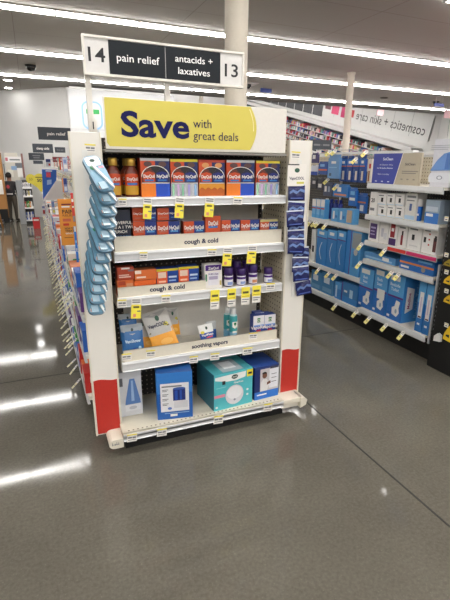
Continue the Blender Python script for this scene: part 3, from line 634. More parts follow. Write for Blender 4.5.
def ex(mb):
    y = -d/2 - .003; u = lambda a: -wd/2 + a*wd
    def r(a, b, c, e, mt, k=0): mb.poly([(u(a), y - k, b*h), (u(c), y - k, b*h), (u(c), y - k, e*h), (u(a), y - k, e*h)], mt)
    r(0,0,1,.24,M((40,110,200),.4)); r(.22,.24,1,.93,M((196,192,196),.45)); r(.6,.3,.96,.9,M((226,226,232),.45),.0004); r(.1,.12,.5,.16,WT,.0005); r(.62,.9,.97,.97,M((60,60,80),.5),.0005)
    skin = M((112, 74, 58), .6); sh = M((222, 220, 220), .6)
    mb.poly([(u(a), y - .001, b*h) for a, b in ((.24,.25),(.52,.25),(.6,.42),(.5,.6),(.34,.62),(.24,.52))], sh)
    mb.poly([(u(.4) + wd*.1*math.cos(k*math.pi/7), y - .0013, h*.73 + h*.095*math.sin(k*math.pi/7)) for k in range(14)], skin)
    mb.poly([(u(.39) + wd*.105*math.cos(k*math.pi/7), y - .0015, h*.78 + h*.06*math.sin(k*math.pi/7)) for k in range(0, 8)], M((26,20,20),.7))
    mb.poly([(u(a), y - .0015, b*h) for a, b in ((.5,.42),(.66,.46),(.64,.54),(.5,.5))], skin)
    for k in range(3): r(.68,.72 - .12*k,.9,.74 - .12*k,GREYINK,.0008)
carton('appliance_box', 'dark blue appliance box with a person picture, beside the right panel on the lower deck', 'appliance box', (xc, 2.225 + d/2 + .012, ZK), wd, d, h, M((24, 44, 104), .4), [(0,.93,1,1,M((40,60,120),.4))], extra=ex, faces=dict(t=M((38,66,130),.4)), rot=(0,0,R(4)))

# price tags on the end display's shelf rails
def ptag(px0, px1, pt, pb, Y, label, yel, group='white price tags on the end display rails', lean=0):
    a, b = PY(px0, pt, Y), PY(px1, pt, Y); c = PY((px0+px1)/2, pb, Y); wd = b.x - a.x; h = (a.z + b.z)/2 - c.z
    mb = MB(); mb.box(-wd/2, wd/2, -.0006, .0006, -h, 0, WT)
    k = -.0011
    def r(u0, v0, u1, v1, mt, kk=0): mb.poly([(-wd/2+u0*wd, k-kk, -v1*h), (-wd/2+u1*wd, k-kk, -v1*h), (-wd/2+u1*wd, k-kk, -v0*h), (-wd/2+u0*wd, k-kk, -v0*h)], mt)
    if yel == 2:      # white over yellow sale tag
        r(0,.30,1,1,YEL); r(.08,.05,.9,.1,GREYINK); r(.1,.15,.9,.21,GREYINK); r(.2,.38,.8,.47,M((90,86,50),.6),.0003); r(.2,.76,.5,.92,M((226,150,120),.5),.0003); r(.6,.6,.95,.66,GREYINK,.0003)
    elif yel == 3:    # yellow over white
        r(0,0,1,.60,YEL); r(.15,.24,.85,.36,M((90,86,50),.6),.0003); r(.1,.68,.9,.73,GREYINK); r(.1,.8,.7,.86,GREYINK); r(.1,.5,.9,.53,M((150,130,40),.5),.0003)
    else:
        r(0,0,1,.18,M((230,216,80),.5)); r(.1,.36,.5,.56,GREYINK); r(.55,.36,.9,.58,GREYINK); r(.1,.72,.9,.8,GREYINK)
    c0 = PY((px0+px1)/2, pt, Y)
    return tag(mb.build('price_tag', None, (c0.x, Y, (a.z+b.z)/2), rot=(0, R(lean), 0)), label, 'price tag', group)
YT = YF - .0085
TAGS = [
 (118.5,126.5,198.5,206,0,'white price tag under the left syrup bottle'), (143.5,152,198,219,2,'white and yellow sale tag under the first two-bottle pack'),
 (175.5,184.5,197.5,218,2,'white and yellow sale tag under the second two-bottle pack'), (205.5,214.5,197.5,217,2,'white and yellow sale tag under the honey-coloured pack'),
 (233.5,242.5,197,204.5,0,'white price tag under the fourth two-bottle pack'),
 (139.5,147.5,252,259.5,0,'white price tag on the second shelf rail, near its left end'), (207.5,216.5,249,256,0,'white price tag on the second shelf rail, right of the words cough and cold'),
 (223.5,232.5,248,266,2,'white and yellow sale tag hanging over the purple-capped bottles'), (248,257,246,263.5,2,'white and yellow sale tag hanging over the tallest purple-capped bottle'),
 (117.5,126.5,299.5,307.5,0,'white price tag above the upright blue pouch'), (131.5,141.5,298.5,318.5,2,'white and yellow sale tag hanging above the front blue pouch'), (161.5,170.5,295,303,0,'white price tag under the two half-blue cold cartons'),
 (210.5,219.5,290,309,3,'yellow price tag under the white sleep aid carton'), (227.5,236,288.5,306.5,3,'yellow price tag under the first purple-capped bottle'), (241.5,250,287,304.5,3,'yellow price tag under the second purple-capped bottle'), (252.5,261,285.5,302.5,3,'yellow price tag under the tallest purple-capped bottle'),
 (266.5,275,283,290,0,'white price tag under the lone purple-capped bottle'),
 (189.5,198,356,363,0,'white price tag above the bright blue humidifier box'), (210.5,219.5,353,360,0,'white price tag above the left of the teal box'), (243,252.5,347.5,354.5,0,'white price tag above the right of the teal box'),
]
for a, b, c, d_, y_, lb in TAGS:
    ptag(a, b, c, d_, YT, lb, y_, 'price tags on the end display', lean=5 if y_ == 2 else (1 if y_ == 3 else 3))
for a, b, c, d_, lb in ((127,137,434,441.5,'white price tag at the left end of the lower deck rail'), (157,167,428.5,436,'white price tag on the lower deck rail under the bright blue box'), (214,223.5,415.5,423.5,'white price tag on the lower deck rail under the teal box'), (264,272.5,403.5,411,'white price tag on the lower deck rail under the dark blue box')):
    ptag(a, b, c, d_, YD - .0085, lb, 0, 'price tags on the end display', lean=4)
for a, b, c, d_, lb in ((121.5,131.5,353.5,360.5,'printed price label on the fence below the blue pouches'), (146,155.5,350,357,'printed price label on the fence below the orange pouches'), (249,257.5,332.5,339,'printed price label on the fence below the vapor cartons')):
    ptag(a, b, c, d_, YF + .0125, lb, 0, 'price tags on the end display', lean=3)
ptag(84.5, 95.5, 144, 152.5, YF - .001, 'white price tag at the top of the left panel', 0, 'price tags on the end display', 2)
ptag(291.5, 300.5, 151.5, 159, YF - .001, 'white price tag at the top of the right panel', 0, 'price tags on the end display', 2)

# ------------------------------------------------------------------ hanging strips on the two side panels
def rr(hw, hl, r, n=5):
    P = []
    for cx, cy, a0 in ((hw-r, hl-r, 0), (-hw+r, hl-r, 90), (-hw+r, -hl+r, 180), (hw-r, -hl+r, 270)):
        P += [(cx + r*math.cos(R(a0 + 90*k/n)), cy + r*math.sin(R(a0 + 90*k/n))) for k in range(n+1)]
    return P
THB = M((92, 130, 154), .3, spec=.6); THC = M((158, 184, 200), .2); THD = M((66, 110, 140), .4)
def thermo(name):
    t = bpy.data.objects.new(name, None); col.objects.link(t); t.empty_display_size = .03; t['category'] = 'thermometer pack'; t['group'] = 'blue packs hanging in a fan on the left panel'
    hw, hl, d = .040, .092, .015
    mb = MB(); mb.prism(rr(hw, hl, .026), (0, 0, 0), X_, Y_, Z_, d, THB, M((84, 122, 146), .3)); b = mb.build('tray', t, bevel=.004)
    mb = MB(); mb.prism(rr(hw*.86, hl*.93, .024), (0, 0, .0012), X_, Y_, Z_, .001, M((110, 152, 176), .25)); mb.build('card', t)
    mb = MB(); e = .003
    mb.poly([(a, b_ + hl*.66, e) for a, b_ in rr(.032, .024, .014)], M((214, 222, 226), .4)); mb.poly([(.012*math.cos(k)-.002, hl*.7 + .008*math.sin(k), e+.0008) for k in [q*math.pi/5 for q in range(10)]], M((40, 70, 60), .5))
    mb.poly([(.015*math.cos(k)-.012, hl*.32 + .013*math.sin(k), e) for k in [q*math.pi/6 for q in range(12)]], M((30, 120, 70), .5))
    mb.poly([(.012, hl*.24, e), (.034, hl*.24, e), (.034, hl*.34, e), (.012, hl*.34, e)], M((220, 150, 160), .5)); mb.poly([(-.032, -hl*.86, e), (-.008, -hl*.86, e), (-.008, -hl*.68, e), (-.032, -hl*.68, e)], M((196, 150, 130), .5)); mb.build('card_print', t)
    mb = MB(); mb.obox((.006, -.02, .009), (.005, .002, 0), (-.02, .055, 0), (0, 0, .004), M((236, 240, 242), .25)); mb.build('thermometer', t)
    mb = MB(); mb.obox((-.012, -hl*.72, .006), (.016, 0, 0), (0, .018, 0), (0, 0, .003), THC); mb.obox((.024, -hl*.74, .006), (.0025, .002, 0), (-.006, .02, 0), (0, 0, .004), M((226, 230, 234), .2)); mb.build('blister', t)
    return t
def basis(yv, zhint):
    y = Vector(yv).normalized(); z = Vector(zhint); z = (z - y * z.dot(y)).normalized(); x = y.cross(z)
    return Matrix((x, y, z)).transposed().to_euler()
th0 = thermo('thermometer_pack')
tops = [(115, 193, 'flattest, topmost blue pack on the left panel, its face in full view'), (117, 206, 'blue pack directly under the topmost one on the left panel'), (117, 218, 'blue pack third from the top on the left panel'),
        (117, 230, 'blue pack fourth from the top on the left panel'), (116, 242, 'blue pack fifth from the top on the left panel'), (114, 254, 'lowest blue pack of the upper fan on the left panel'),
        (111, 265, 'top blue pack of the lower fan on the left panel'), (109, 276, 'second blue pack of the lower fan on the left panel'), (108, 286, 'third blue pack of the lower fan on the left panel'),
        (107, 296, 'fourth blue pack of the lower fan on the left panel'), (106, 306, 'blue pack second from the bottom on the left panel'), (105, 316.5, 'bottom blue pack hanging on the left panel')]
for i, (px, pb, lb) in enumerate(tops):
    o = th0 if i == 0 else dup(th0)
    up_ = i < 6; yb = 2.085 if i == 0 else (2.10 if up_ else 2.125)
    A = PY(px - 7, pb - 3, yb)                                  # centre of the bottom end
    if i == 0: dirv = Vector((-.058, .11, .15))
    elif up_: dirv = Vector((-.032, .125, .135))
    else: dirv = Vector((-.008, .115, .15))
    o.location = (A + dirv.normalized() * .089) * S; o.rotation_euler = basis(dirv, (.15, -1, 1.0) if i == 0 else (.2, -.75, 1))
    o['label'] = lb
# clip strips and hooks that carry them
def clip(px0, py0, px1, py1, lb, x):
    a, b = PY(px0, py0, YF), PY(px1, py1, YF); mb = MB(); mb.box(-.012, .012, -.004, 0, b.z - a.z, 0, M((226,226,222), .4)); 
    o = tag(mb.build('clip_strip', None, (x, YF - .001, a.z)), lb, 'clip strip')
clip(92, 150, 100, 310, 'white clip strip carrying the fanned blue packs on the left panel', .232)
clip(298, 160, 298, 296, 'white clip strip carrying the dark blue packets on the right panel', 1.358)
# dark blue packets on the right panel
PK = M((18, 26, 84), .25); PKL = M((92, 120, 176), .3)
def packet():
    t = bpy.data.objects.new('cooling_packet', None); col.objects.link(t); t.empty_display_size = .03; t['category'] = 'packet'; t['group'] = 'dark blue packets hanging on the right panel'
    W, H = .050, .0415; mb = MB(); NX, NZ = 8, 6
    def P(u, v, s): k = .009*(1-u**4)*(1-(2*v-1)**4)*(1 + .25*math.sin(7*u+5*v)); return (u*W, -k if s else k*.6, v*H*2 - H)
    for i in range(NX):
        for j in range(NZ):
            u0, u1, v0, v1 = -1+2*i/NX, -1+2*(i+1)/NX, j/NZ, (j+1)/NZ
            mb.poly([P(u0,v0,1), P(u1,v0,1), P(u1,v1,1), P(u0,v1,1)], PK, True); mb.poly([P(u0,v1,0), P(u1,v1,0), P(u1,v0,0), P(u0,v0,0)], PK, True)
    mb.build('pouch', t)
    mb = MB(); W2 = [(-.9,.42),(-.5,.55),(-.1,.42),(.3,.62),(.9,.5),(.9,.68),(.4,.78),(0,.6),(-.5,.72),(-.9,.58)]
    mb.poly([(u*W, -.0125, v*H*2 - H) for u, v in W2], PKL); mb.poly([(u*W, -.0122, v*H*2-H) for u, v in ((-.8,.12),(.7,.12),(.7,.2),(-.8,.2))], M((60,84,160),.4)); mb.build('wave_print', t)
    mb = MB(); mb.box(-W, W, -.0015, .0005, H - .001, H + .006, M((210,216,230),.3)); mb.build('seal_strip', t)
    return t
pk0 = packet()
PKS = [(296.5, 193, 'topmost dark blue packet, under the white header card'), (296, 210, 'second dark blue packet from the top on the right panel'), (295, 219, 'third dark blue packet from the top on the right panel'), (296, 229, 'fourth dark blue packet from the top on the right panel'),
       (296, 238, 'fifth dark blue packet from the top on the right panel'), (296, 246.5, 'lowest packet of the upper run on the right panel'), (301, 255, 'first packet of the run shifted right on the right panel'), (300, 265, 'second packet of the run shifted right on the right panel'), (301, 274, 'dark blue packet second from the bottom on the right panel'), (303.5, 288, 'bottom dark blue packet, hanging askew on the right panel')]
for i, (px, py, lb) in enumerate(PKS):
    o = pk0 if i == 0 else dup(pk0); p = PY(px, py, YF - .028 - .016*(i % 3)); o.location = p * S; o['label'] = lb
    o.rotation_euler = (R(-5), R([0, 4, -3, 2, -2, 3, -2, 2, -3, -9][i]), R(-8))
a, b = PY(288, 164, YF - .03), PY(305.5, 186, YF - .03)
t = thing('header_card', 'white header card with a green emblem above the dark blue packets', 'display card', ((a.x+b.x)/2, YF - .03, b.z)); wd = b.x - a.x; h = a.z - b.z
mb = MB(); mb.box(-wd/2, wd/2, -.001, .001, 0, h, WT); mb.build('card', t)
mb = MB(); mb.poly([(.016*math.cos(k*math.pi/6), -.0016, h*.72 + .012*math.sin(k*math.pi/6)) for k in range(12)], M((40,84,66),.5)); mb.text('VapoCOOL', (0, -.0016, h*.3), X_, Z_, h*.13, NAVY, bold=.02, wid=wd*.8); mb.box(0, wd*.4, -.0016, -.001, h*.1, h*.2, M((206,200,90),.5)); mb.box(-wd*.5, wd*.1, -.0016, -.001, h*.95, h, INK); mb.build('card_print', t)

# ------------------------------------------------------------------ left: aisle shelving running away behind the end display
random.seed(7)
LEV = [(.15, .165), (.42, .172), (.67, .18), (.92, .40), (1.17, .41), (1.40, .42)]
def side_rail(mb, y0, y1, z, x, s=1):      # sloped price rail along Y; s=+1 faces -X
    mb.prism([(0, 0), (.006*s, 0), (.014*s, -.046), (-.002*s, -.046), (-.006*s, -.03)], (x, y0, z), X_, Z_, (0, -1, 0), y1 - y0, RAIL)
def aisle_section(y0, y1, both, label):
    cy = (y0 + y1)/2; t = thing('aisle_shelving', label, 'shelving', (.8, cy, 0), group='aisle shelving sections behind the end display')
    mb = LMB(.8, cy); mb.box(.785, .815, y0 + .014, y1 - .002, .101, 1.60, PEG_TAN); mb.build('back_panel', t)
    mb = LMB(.8, cy); mb.box(.21, 1.40 if both else .785, y0 + .001, y1 - .001, 0, .1, BLACK); mb.build('kick_plate', t)
    for s in ((1, -1) if both else (1,)):
        for i, (z, x) in enumerate(LEV):
            xx = x if s == 1 else 1.6 - x; mb = LMB(.8, cy)
            lo, hi = (xx + .007, .774) if s == 1 else (.826, xx - .007)
            mb.box(lo, hi, y0 + .002, y1 - .002, z - .02, z, SHELF); sh = mb.build('shelf', t)
            mb = LMB(.8, cy); side_rail(mb, y0 + .001, y1 - .001, z + .001, xx, s); mb.build('price_rail', sh)
    mb = LMB(.8, cy); mb.box(.775, .825, y0 + .001, y0 + .0135, .1005, 1.62, CREAM); mb.build('upright', t)
    return t
for k in range(10):
    y0 = 2.605 + .9*k
    if k == 0: aisle_section(y0, y0 + .9, False, 'one of ten joined sections of white aisle shelving running back behind the end display')
    elif k == 1: sec = aisle_section(y0, y0 + .9, True, 'one of ten joined sections of white aisle shelving running back behind the end display')
    else: dup(sec, (.8, y0 + .45, 0))
# goods on it
PAL = [((232,230,226), (200,40,40), 'white and red'), ((234,232,228), (40,90,180), 'white and blue'), ((40,100,190), (230,230,230), 'blue'), ((200,48,44), (236,226,220), 'red'),
       ((236,234,228), (230,150,50), 'white and orange'), ((226,120,50), (240,230,220), 'orange'), ((230,230,224), (60,150,80), 'white and green'), ((60,150,70), (230,236,226), 'green'), ((226,226,224), (50,40,60), 'white and black'), ((90,50,120), (230,225,235), 'purple')]
WPAL = [0,0,1,1,2,3,4,4,5,6,8,8,9,0,1,8]
ORD = ['bottom', 'second', 'third', 'fourth', 'fifth', 'top']
protos = {}
def aisle_carton(pi, w, h, d):
    k = (pi, round(w, 2), round(h, 2))
    a, b, nm = PAL[pi]
    if k not in protos:
        mb = MB(); A, B = M(a, .4), M(b, .4); mb.box(-w/2, w/2, -d/2, d/2, 0, h, A)
        face(mb, w, d, h, [(.08,.55,.92,.85,B),(.12,.15,.6,.22,GREYINK),(.12,.3,.75,.38,GREYINK),(.66,.1,.92,.45,B)], [])
        for s in (-1, 1): mb.poly([(s*(w/2+.0006), -d*.3*s, h*.5), (s*(w/2+.0006), d*.3*s, h*.5), (s*(w/2+.0006), d*.3*s, h*.8), (s*(w/2+.0006), -d*.3*s, h*.8)], B)
        protos[k] = mb.build('medicine_carton', None, rot=(0,0,R(-90)), bevel=.001); protos[k]['category'] = 'medicine box'; return protos[k]
    o = protos[k].copy(); col.objects.link(o); return o
for li, (z, x) in enumerate(LEV):
    y = 2.66
    while y < 11.45:
        w = random.choice([.10, .12, .14, .18, .22]); far = y > 6
        if far: w += .06
        gap = (LEV[li+1][0] - z - .06) if li < 5 else .26
        h = random.choice([.6, .75, .9, 1.0]) * min(gap, .2 if li else .18); d = .16
        pi = random.choice(WPAL)
        if li == 0 and y < 3.1: pi = 3
        if li == 1 and y < 3.4: pi = 2
        if li == 2 and y < 3.0: pi = 5
        if li == 3 and y < 3.3: pi = 7
        if li <= 2 and y < 6.5 and random.random() < .55: pi = random.choice([2, 2, 3, 5, 7, 2, 9])
        o = aisle_carton(pi, w, h, d); o.location = Vector((x + (-.006 if li < 3 else .07) + d/2 + random.random()*.02, y + w/2, z + .0018)) * S
        o['label'] = '%s carton on the %s shelf of the left aisle behind the end display' % (PAL[pi][2], ORD[li]); o['group'] = '%s cartons on the %s shelf of the left aisle' % (PAL[pi][2], ORD[li])
        y += w + random.choice([.006, .012, .02, .05])
# tags standing out from the rails (white on top, yellow at the tip)
def flag(L=.095, w=.028, tip=(232, 220, 130), turn=.6):
    mb = MB(); a = Vector((-.72, 0, -.69)) * L; b = (Vector((-.69, 0, .72))*.8 + Vector((0, turn, 0))) * (w/2); n = a.cross(b).normalized() * .0006
    if n.y > 0: n = -n
    mb.obox(a*.06, a*.07, b*.12, n, WT)
    for k0, k1, mt in ((.13, .5, WT), (.5, 1, M(tip, .5))):
        p, q = a*k0, a*k1; mb.obox((p+q)/2, (q-p)/2, b, n, mt)
    for k in (.22, .36, .7): c = a*k + n*1.6; mb.obox(c, a*.03, b*.6, n*.3, GREYINK)
    return mb.build('shelf_tag')
fl0 = flag(w=.013, tip=(230, 224, 188), turn=.25); fl0['category'] = 'price tag'; first = True
for li, (z, x) in enumerate(LEV):
    y = 2.95 + .05*li
    if li == 1: y = 3.0
    while y < 9.2:
        o = fl0 if first else fl0.copy()
        if not first: col.objects.link(o)
        first = False; o.location = Vector((x - .0055, y, z - .02)) * S; o.rotation_euler = (R(random.uniform(-3, 3)), R(random.uniform(-6, 4)), R(random.uniform(-4, 10)))
        o['label'] = 'white and yellow tag standing out from the %s shelf edge of the left aisle' % ORD[li]; o['group'] = 'tags on the %s shelf edge of the left aisle' % ORD[li]
        y += random.choice([.11, .14, .18, .24]) * (1 if y < 5 else 1.15)
# blade signs along the left aisle, facing the camera
def blade(name, label, cat, px0, py0, px1, py1, Y, c, texts=(), rects=(), arm=True, c2=None):
    a, b = PY(px0, py0, Y), PY(px1, py1, Y); wd, h = b.x - a.x, a.z - b.z
    t = thing(name, label, cat, ((a.x+b.x)/2, Y, b.z)); mb = MB(); mb.box(-wd/2, wd/2, -.006, .006, 0, h, c); mb.build('panel', t, bevel=.001)
    mb = MB()
    for u0, v0, u1, v1, mt in rects: mb.poly([(-wd/2+u0*wd, -.0066, v0*h), (-wd/2+u1*wd, -.0066, v0*h), (-wd/2+u1*wd, -.0066, v1*h), (-wd/2+u0*wd, -.0066, v1*h)], mt)
    for s, u, v, hh, mt, ww in texts: mb.text(s, (-wd/2+u*wd, -.0076, v*h), X_, Z_, hh*h, mt, bold=.02, wid=ww*wd)
    if rects or texts: mb.build('lettering', t)
    if arm and b.z > 1.41: mb = MB(); mb.box(wd*.44, wd*.48, .0061, .03, 1.401 - b.z, h*.9, FIX); mb.build('mounting_arm', t)
    return t
SIGNG = M((56, 62, 70), .5)
blade('category_sign', 'largest dark grey blade sign, reading pain relief, above the left aisle', 'sign', 37.2, 126.7, 71.5, 140.6, 6.0, SIGNG, [('pain relief', .55, .38, .24, WT, .56)])
blade('category_sign', 'dark grey blade sign reading sleep aids, below and behind the pain relief one', 'sign', 32, 143.5, 53.5, 153, 8.0, SIGNG, [('sleep aids', .5, .36, .28, WT, .62)])
blade('category_sign', 'small dark grey blade sign right of the sleep aids one', 'sign', 54.5, 147, 65.5, 152.8, 8.62, SIGNG, [('first aid', .5, .35, .3, GREYINK, .6)])
blade('category_sign', 'dark grey blade sign left of and under the sleep aids one', 'sign', 28.2, 152.8, 44.5, 160.2, 9.4, SIGNG, [], [(.25,.55,.75,.7,GREYINK),(.3,.25,.7,.4,GREYINK)])
blade('category_sign', 'farthest and lowest small grey blade sign above the left aisle', 'sign', 33, 160.4, 43, 164, 10.6, SIGNG)
blade('category_sign', 'maroon blade sign with white letters under the grey ones', 'sign', 52.3, 156.8, 65.5, 162.2, 7.6, MAROON, [], [(.3,.3,.75,.65,WT)])
blade('banner', 'tall orange sign reading pain relief sticking out beside the left panel', 'sign', 57.2, 199, 80, 244.5, 3.3, M((216, 140, 50), .5), [('PAIN', .5, .69, .085, INK, .62), ('RELIEF', .5, .63, .045, M((150,90,40),.5), .62), ('HOW TO', .5, .35, .04, INK, .5), ('TREAT', .5, .30, .035, INK, .5), ('WHAT', .5, .24, .04, WT, .5)],
      [(.18,.87,.7,.9,MAROON),(.18,.82,.62,.85,WT),(.18,.52,.62,.58,M((190,90,70),.5)),(.18,.43,.5,.48,RED),(.18,.16,.66,.18,M((150,90,40),.5))], c2=None)
# yellow double-disc sale sign
a = PY(36, 183, 9.0); k = (PY(37, 183, 9.0).x - a.x)
t = thing('sale_sign', 'yellow sale sign of two overlapping discs reading 50, above the left aisle', 'sign', (a.x, 9.0, a.z))
mb = MB(); P = [(-9.5*k + 0, 3*k)] + [(-4.6*k + 5*k*math.cos(R(q)), 4.3*k + 5*k*math.sin(R(q))) for q in range(170, 40, -18)] + [(4*k + 6*k*math.cos(R(q)), 3.5*k + 6.4*k*math.sin(R(q))) for q in range(120, -40, -18)] + [(4.5*k, -10*k), (1*k, -5*k), (-4.6*k, -.6*k), (-8*k, 0)]
mb.prism(P, (0, -.004, 0), X_, Z_, (0,-1,0), .008, M((226, 212, 76), .5)); mb.build('panel', t)
mb = MB(); mb.text('50', (3.6*k, -.0065, 1.2*k), X_, Z_, 3.4*k, M((70,70,50),.5), bold=.03); mb.text('50', (-4.8*k, -.0065, 2.6*k), X_, Z_, 2.8*k, M((150,140,50),.5)); mb.box(0, 7*k, -.0066, -.005, 5.6*k, 6.4*k, M((70,70,50),.5)); mb.build('lettering', t)
mb = MB(); mb.box(3*k, 4.2*k, .005, .02, -18*k, 3*k, FIX); mb.build('mounting_arm', t)
# blue banner with a diagonal cut over a white board
Yb = 6.6; q = lambda x, y: (PY(x, y, Yb).x, PY(x, y, Yb).z)
o_ = q(50, 185); t = thing('banner', 'bright blue banner with a red square, cut diagonally at its lower right', 'sign', (o_[0], Yb, o_[1]))
mb = MB(); mb.prism([(x - o_[0], z - o_[1]) for x, z in (q(43.2, 199.5), q(56.4, 180), q(56.4, 169.8), q(41.8, 169.2))][::1], (0, -.005, 0), X_, Z_, (0,-1,0), .01, M((34, 96, 190), .45)); mb.build('panel', t)
mb = MB()
def qq(*ps): mb.poly([(q(x, y)[0] - o_[0], -.0058, q(x, y)[1] - o_[1]) for x, y in ps], qm)
qm = M((200, 60, 70), .5); qq((46.2,177.2),(50.8,177.4),(50.8,172.4),(46.2,172.2)); qm = M((150,180,220), .5); qq((47,185),(51.5,184),(51.5,179.5),(47,180)); qm = WT; qq((45.6,171.3),(52,171.5),(52,170.6),(45.6,170.4)); mb.build('lettering', t)
t2 = thing('panel_board', 'white board showing below the diagonal edge of the blue banner', 'sign', (o_[0], Yb + .012, o_[1]))
mb = MB(); mb.prism([(x - o_[0], z - o_[1]) for x, z in (q(43.6, 200.5), q(64, 200.5), q(64, 180.5), q(56.5, 180.5))], (0, -.002, 0), X_, Z_, (0,-1,0), .008, WT); mb.build('panel', t2)
# nearer odds and ends beside the left panel
blade('info_card', 'red and white card hanging just left of the end display', 'sign', 70.3, 193, 75.5, 222, 3.1, M((216, 70, 64), .5), [], [(.1,.02,.95,.22,M((150,150,150),.5)),(.15,.5,.9,.56,WT),(.15,.7,.9,.8,WT)], arm=False)
blade('info_card', 'bright blue card with white cap hanging low left of the end display', 'sign', 73.4, 226.5, 79, 262, 2.85, M((46, 128, 220), .4), [], [(.1,.86,.9,1,WT),(.3,.3,.7,.4,WT),(.2,.55,.8,.62,M((150,196,240),.5))], arm=False)

# ------------------------------------------------------------------ right: shelving with blue and white goods
GX = 2.735; GB = 3.22
RSEC = {'near': (2.50, 3.345, [('N5', .215, 2.72), ('N4', .69, 2.72), ('N3', .86, 2.72), ('N2', 1.092, 2.70), ('N1', 1.36, 2.69)]),
        'mid': (3.349, 4.42, [('F4', .175, 2.75), ('F3', .47, 2.77), ('F2', .955, 2.78)])}
def right_section(y0, y1, levels, label, tall=1.60):
    cy = (y0+y1)/2; t = thing('wall_shelving', label, 'shelving', (GB, cy, 0))
    mb = LMB(GB, cy); mb.box(GB - .015, GB + .015, y0 + .014, y1 - .001, .1, levels[-1][1] if len(levels) > 4 else 1.45, PEG_SHADED); mb.box(GB - .015, GB + .015, y0 + .014, y1 - .001, levels[-1][1] if len(levels) > 4 else 1.45, tall, PEG_TAN); mb.build('back_panel', t)  # lower back panel coloured dark to stand for the shade between shelves
    mb = LMB(GB, cy); mb.box(2.80, GB + .4, y0 + .001, y1 - .001, 0, levels[0][1] - .055, BLACK); mb.build('kick_plate', t)
    for nm, z, x in levels:
        mb = LMB(GB, cy); mb.box(x + .007, GB - .016, y0 + .015, y1 - .002, z - .02, z, SHELF); sh = mb.build('shelf', t)
        mb = LMB(GB, cy); side_rail(mb, y0 + .002, y1 - .002, z + .001, x); mb.build('price_rail', sh)
    mb = LMB(GB, cy); mb.box(GB - .03, GB + .015, y0 + .001, y0 + .0135, .1, tall + .02, CREAM); mb.build('upright', t)
    if tall > 1.55: mb = LMB(GB, cy); mb.box(GB - .05, GB + .02, y0 + .001, y1 - .001, tall + .0205, tall + .045, M((226,226,224),.4)); mb.build('top_rail', t)
    return t
right_section(*RSEC['near'], 'nearest shelving section on the right, carrying white health boxes and large blue cartons', tall=1.585)
right_section(*RSEC['mid'], 'middle shelving section on the right, with blue packs hanging on pegs', tall=1.6)
for i, y0 in enumerate((4.425, 5.425, 6.425, 7.425)):
    right_section(y0, y0 + .996, [('a', .175, 2.75), ('b', .47, 2.77), ('c', .955, 2.78)], ['third', 'fourth', 'fifth', 'last'][i] + ' shelving section of the right aisle, counted from the black end')
def RXs(px0, px1, pt, pb, X, z0):     # y centre, width, height of a front facing the aisle at depth X
    a = PX(px0, (pt+pb)/2, X); b = PX(px1, (pt+pb)/2, X); t = PX((px0+px1)/2, pt, X)
    return (a.y + b.y)/2, a.y - b.y, t.z - z0
def rbox(name, cat, label, px0, px1, pt, pb, z0, body, rects=(), texts=(), X=2.765, d=.16, group=None, faces={}, rz=-90, extra=None, gap=.004):
    yc, wd, h = RXs(px0, px1, pt, pb, X, z0)
    return carton(name, label, cat, (X + d/2, yc, z0 + .0006), wd - gap, d, h, body, rects, texts, rz=R(rz), group=group, faces=faces, extra=extra)
MB1 = M((88, 160, 216), .4); MB2 = M((58, 130, 198), .4); MB3 = M((44, 108, 186), .4); WHT = M((228, 226, 224), .5); PUR = M((96, 50, 130), .4)
def bathbox(label, px0, px1, pt, pb, z0, tall_side=False, pic=True, d=.2, X=2.765, words=('Bath', 'Seat'), rz=-90):
    r = [(0,.52,1,1,MB1),(0,0,1,.5,MB3),(0,.5,1,.54,PUR),(.1,.86,.7,.97,WHT),(.06,.05,.24,.1,WHT)]
    tx = [(words[0], .42, .74, .07, M((214,230,244),.5,noise=0)), (words[1], .42, .64, .07, M((214,230,244),.5,noise=0))]
    def ex(mb):
        yc, wd, h = RXs(px0, px1, pt, pb, X, z0); wd -= .004; y = -d/2 - .0035
        if pic:
            mb.poly([(wd*a, y, h*b) for a, b in ((-.12,.14),(.2,.10),(.36,.2),(.3,.3),(.36,.44),(.1,.46),(.02,.32),(-.14,.28))], WHT)
            mb.poly([(wd*.14 + wd*.07*math.cos(k*math.pi/6), y - .0004, h*.22 + h*.05*math.sin(k*math.pi/6)) for k in range(12)], M((150,170,190),.5))
        if tall_side:
            x = wd/2 + .0008
            mb.poly([(x, -d*.36, h*.2), (x, -d*.02, h*.28), (x, -d*.02, h*.72), (x, -d*.36, h*.78)], WHT)
            mb.text('Bedside Toilet', (x, d*.26, h*.08), Z_, (0, -1, 0), d*.2, M((120,170,214),.5), 'L', .02, h*.8); mb.text('Medline', (x + .0004, -d*.16, h*.3), Z_, (0, -1, 0), d*.12, M((150,60,110),.5), 'L', .02, h*.34)
    return rbox('bath_aid_box', 'bath aid box', label, px0, px1, pt, pb, z0, MB2, r, tx, X=X, d=d, extra=ex, group='large blue bath aid boxes on the right shelving', faces=dict(t=MB3))
z = .215
bathbox('blue bath aid box on the bottom shelf, leftmost of the three large ones', 359, 373, 268, 309, z)
bathbox('blue bath aid box on the bottom shelf with a white patch at its top corner', 373.4, 387, 269, 313, z)
yc, wd, h = RXs(379, 386.6, 269, 288, 2.762, z)
tag(MB().box(-.0008, .0008, -wd/2, wd/2, 0, .09, WHT).build('sticker', None, (2.7585, yc, z + .145)), 'white label square stuck on the second large blue bath aid box', 'label')
bathbox('blue bedside toilet box on the bottom shelf, its lettered side turned to the camera', 387.6, 403.6, 274, 320, z, tall_side=True, d=.24, words=('Bedside', 'Toilet'))
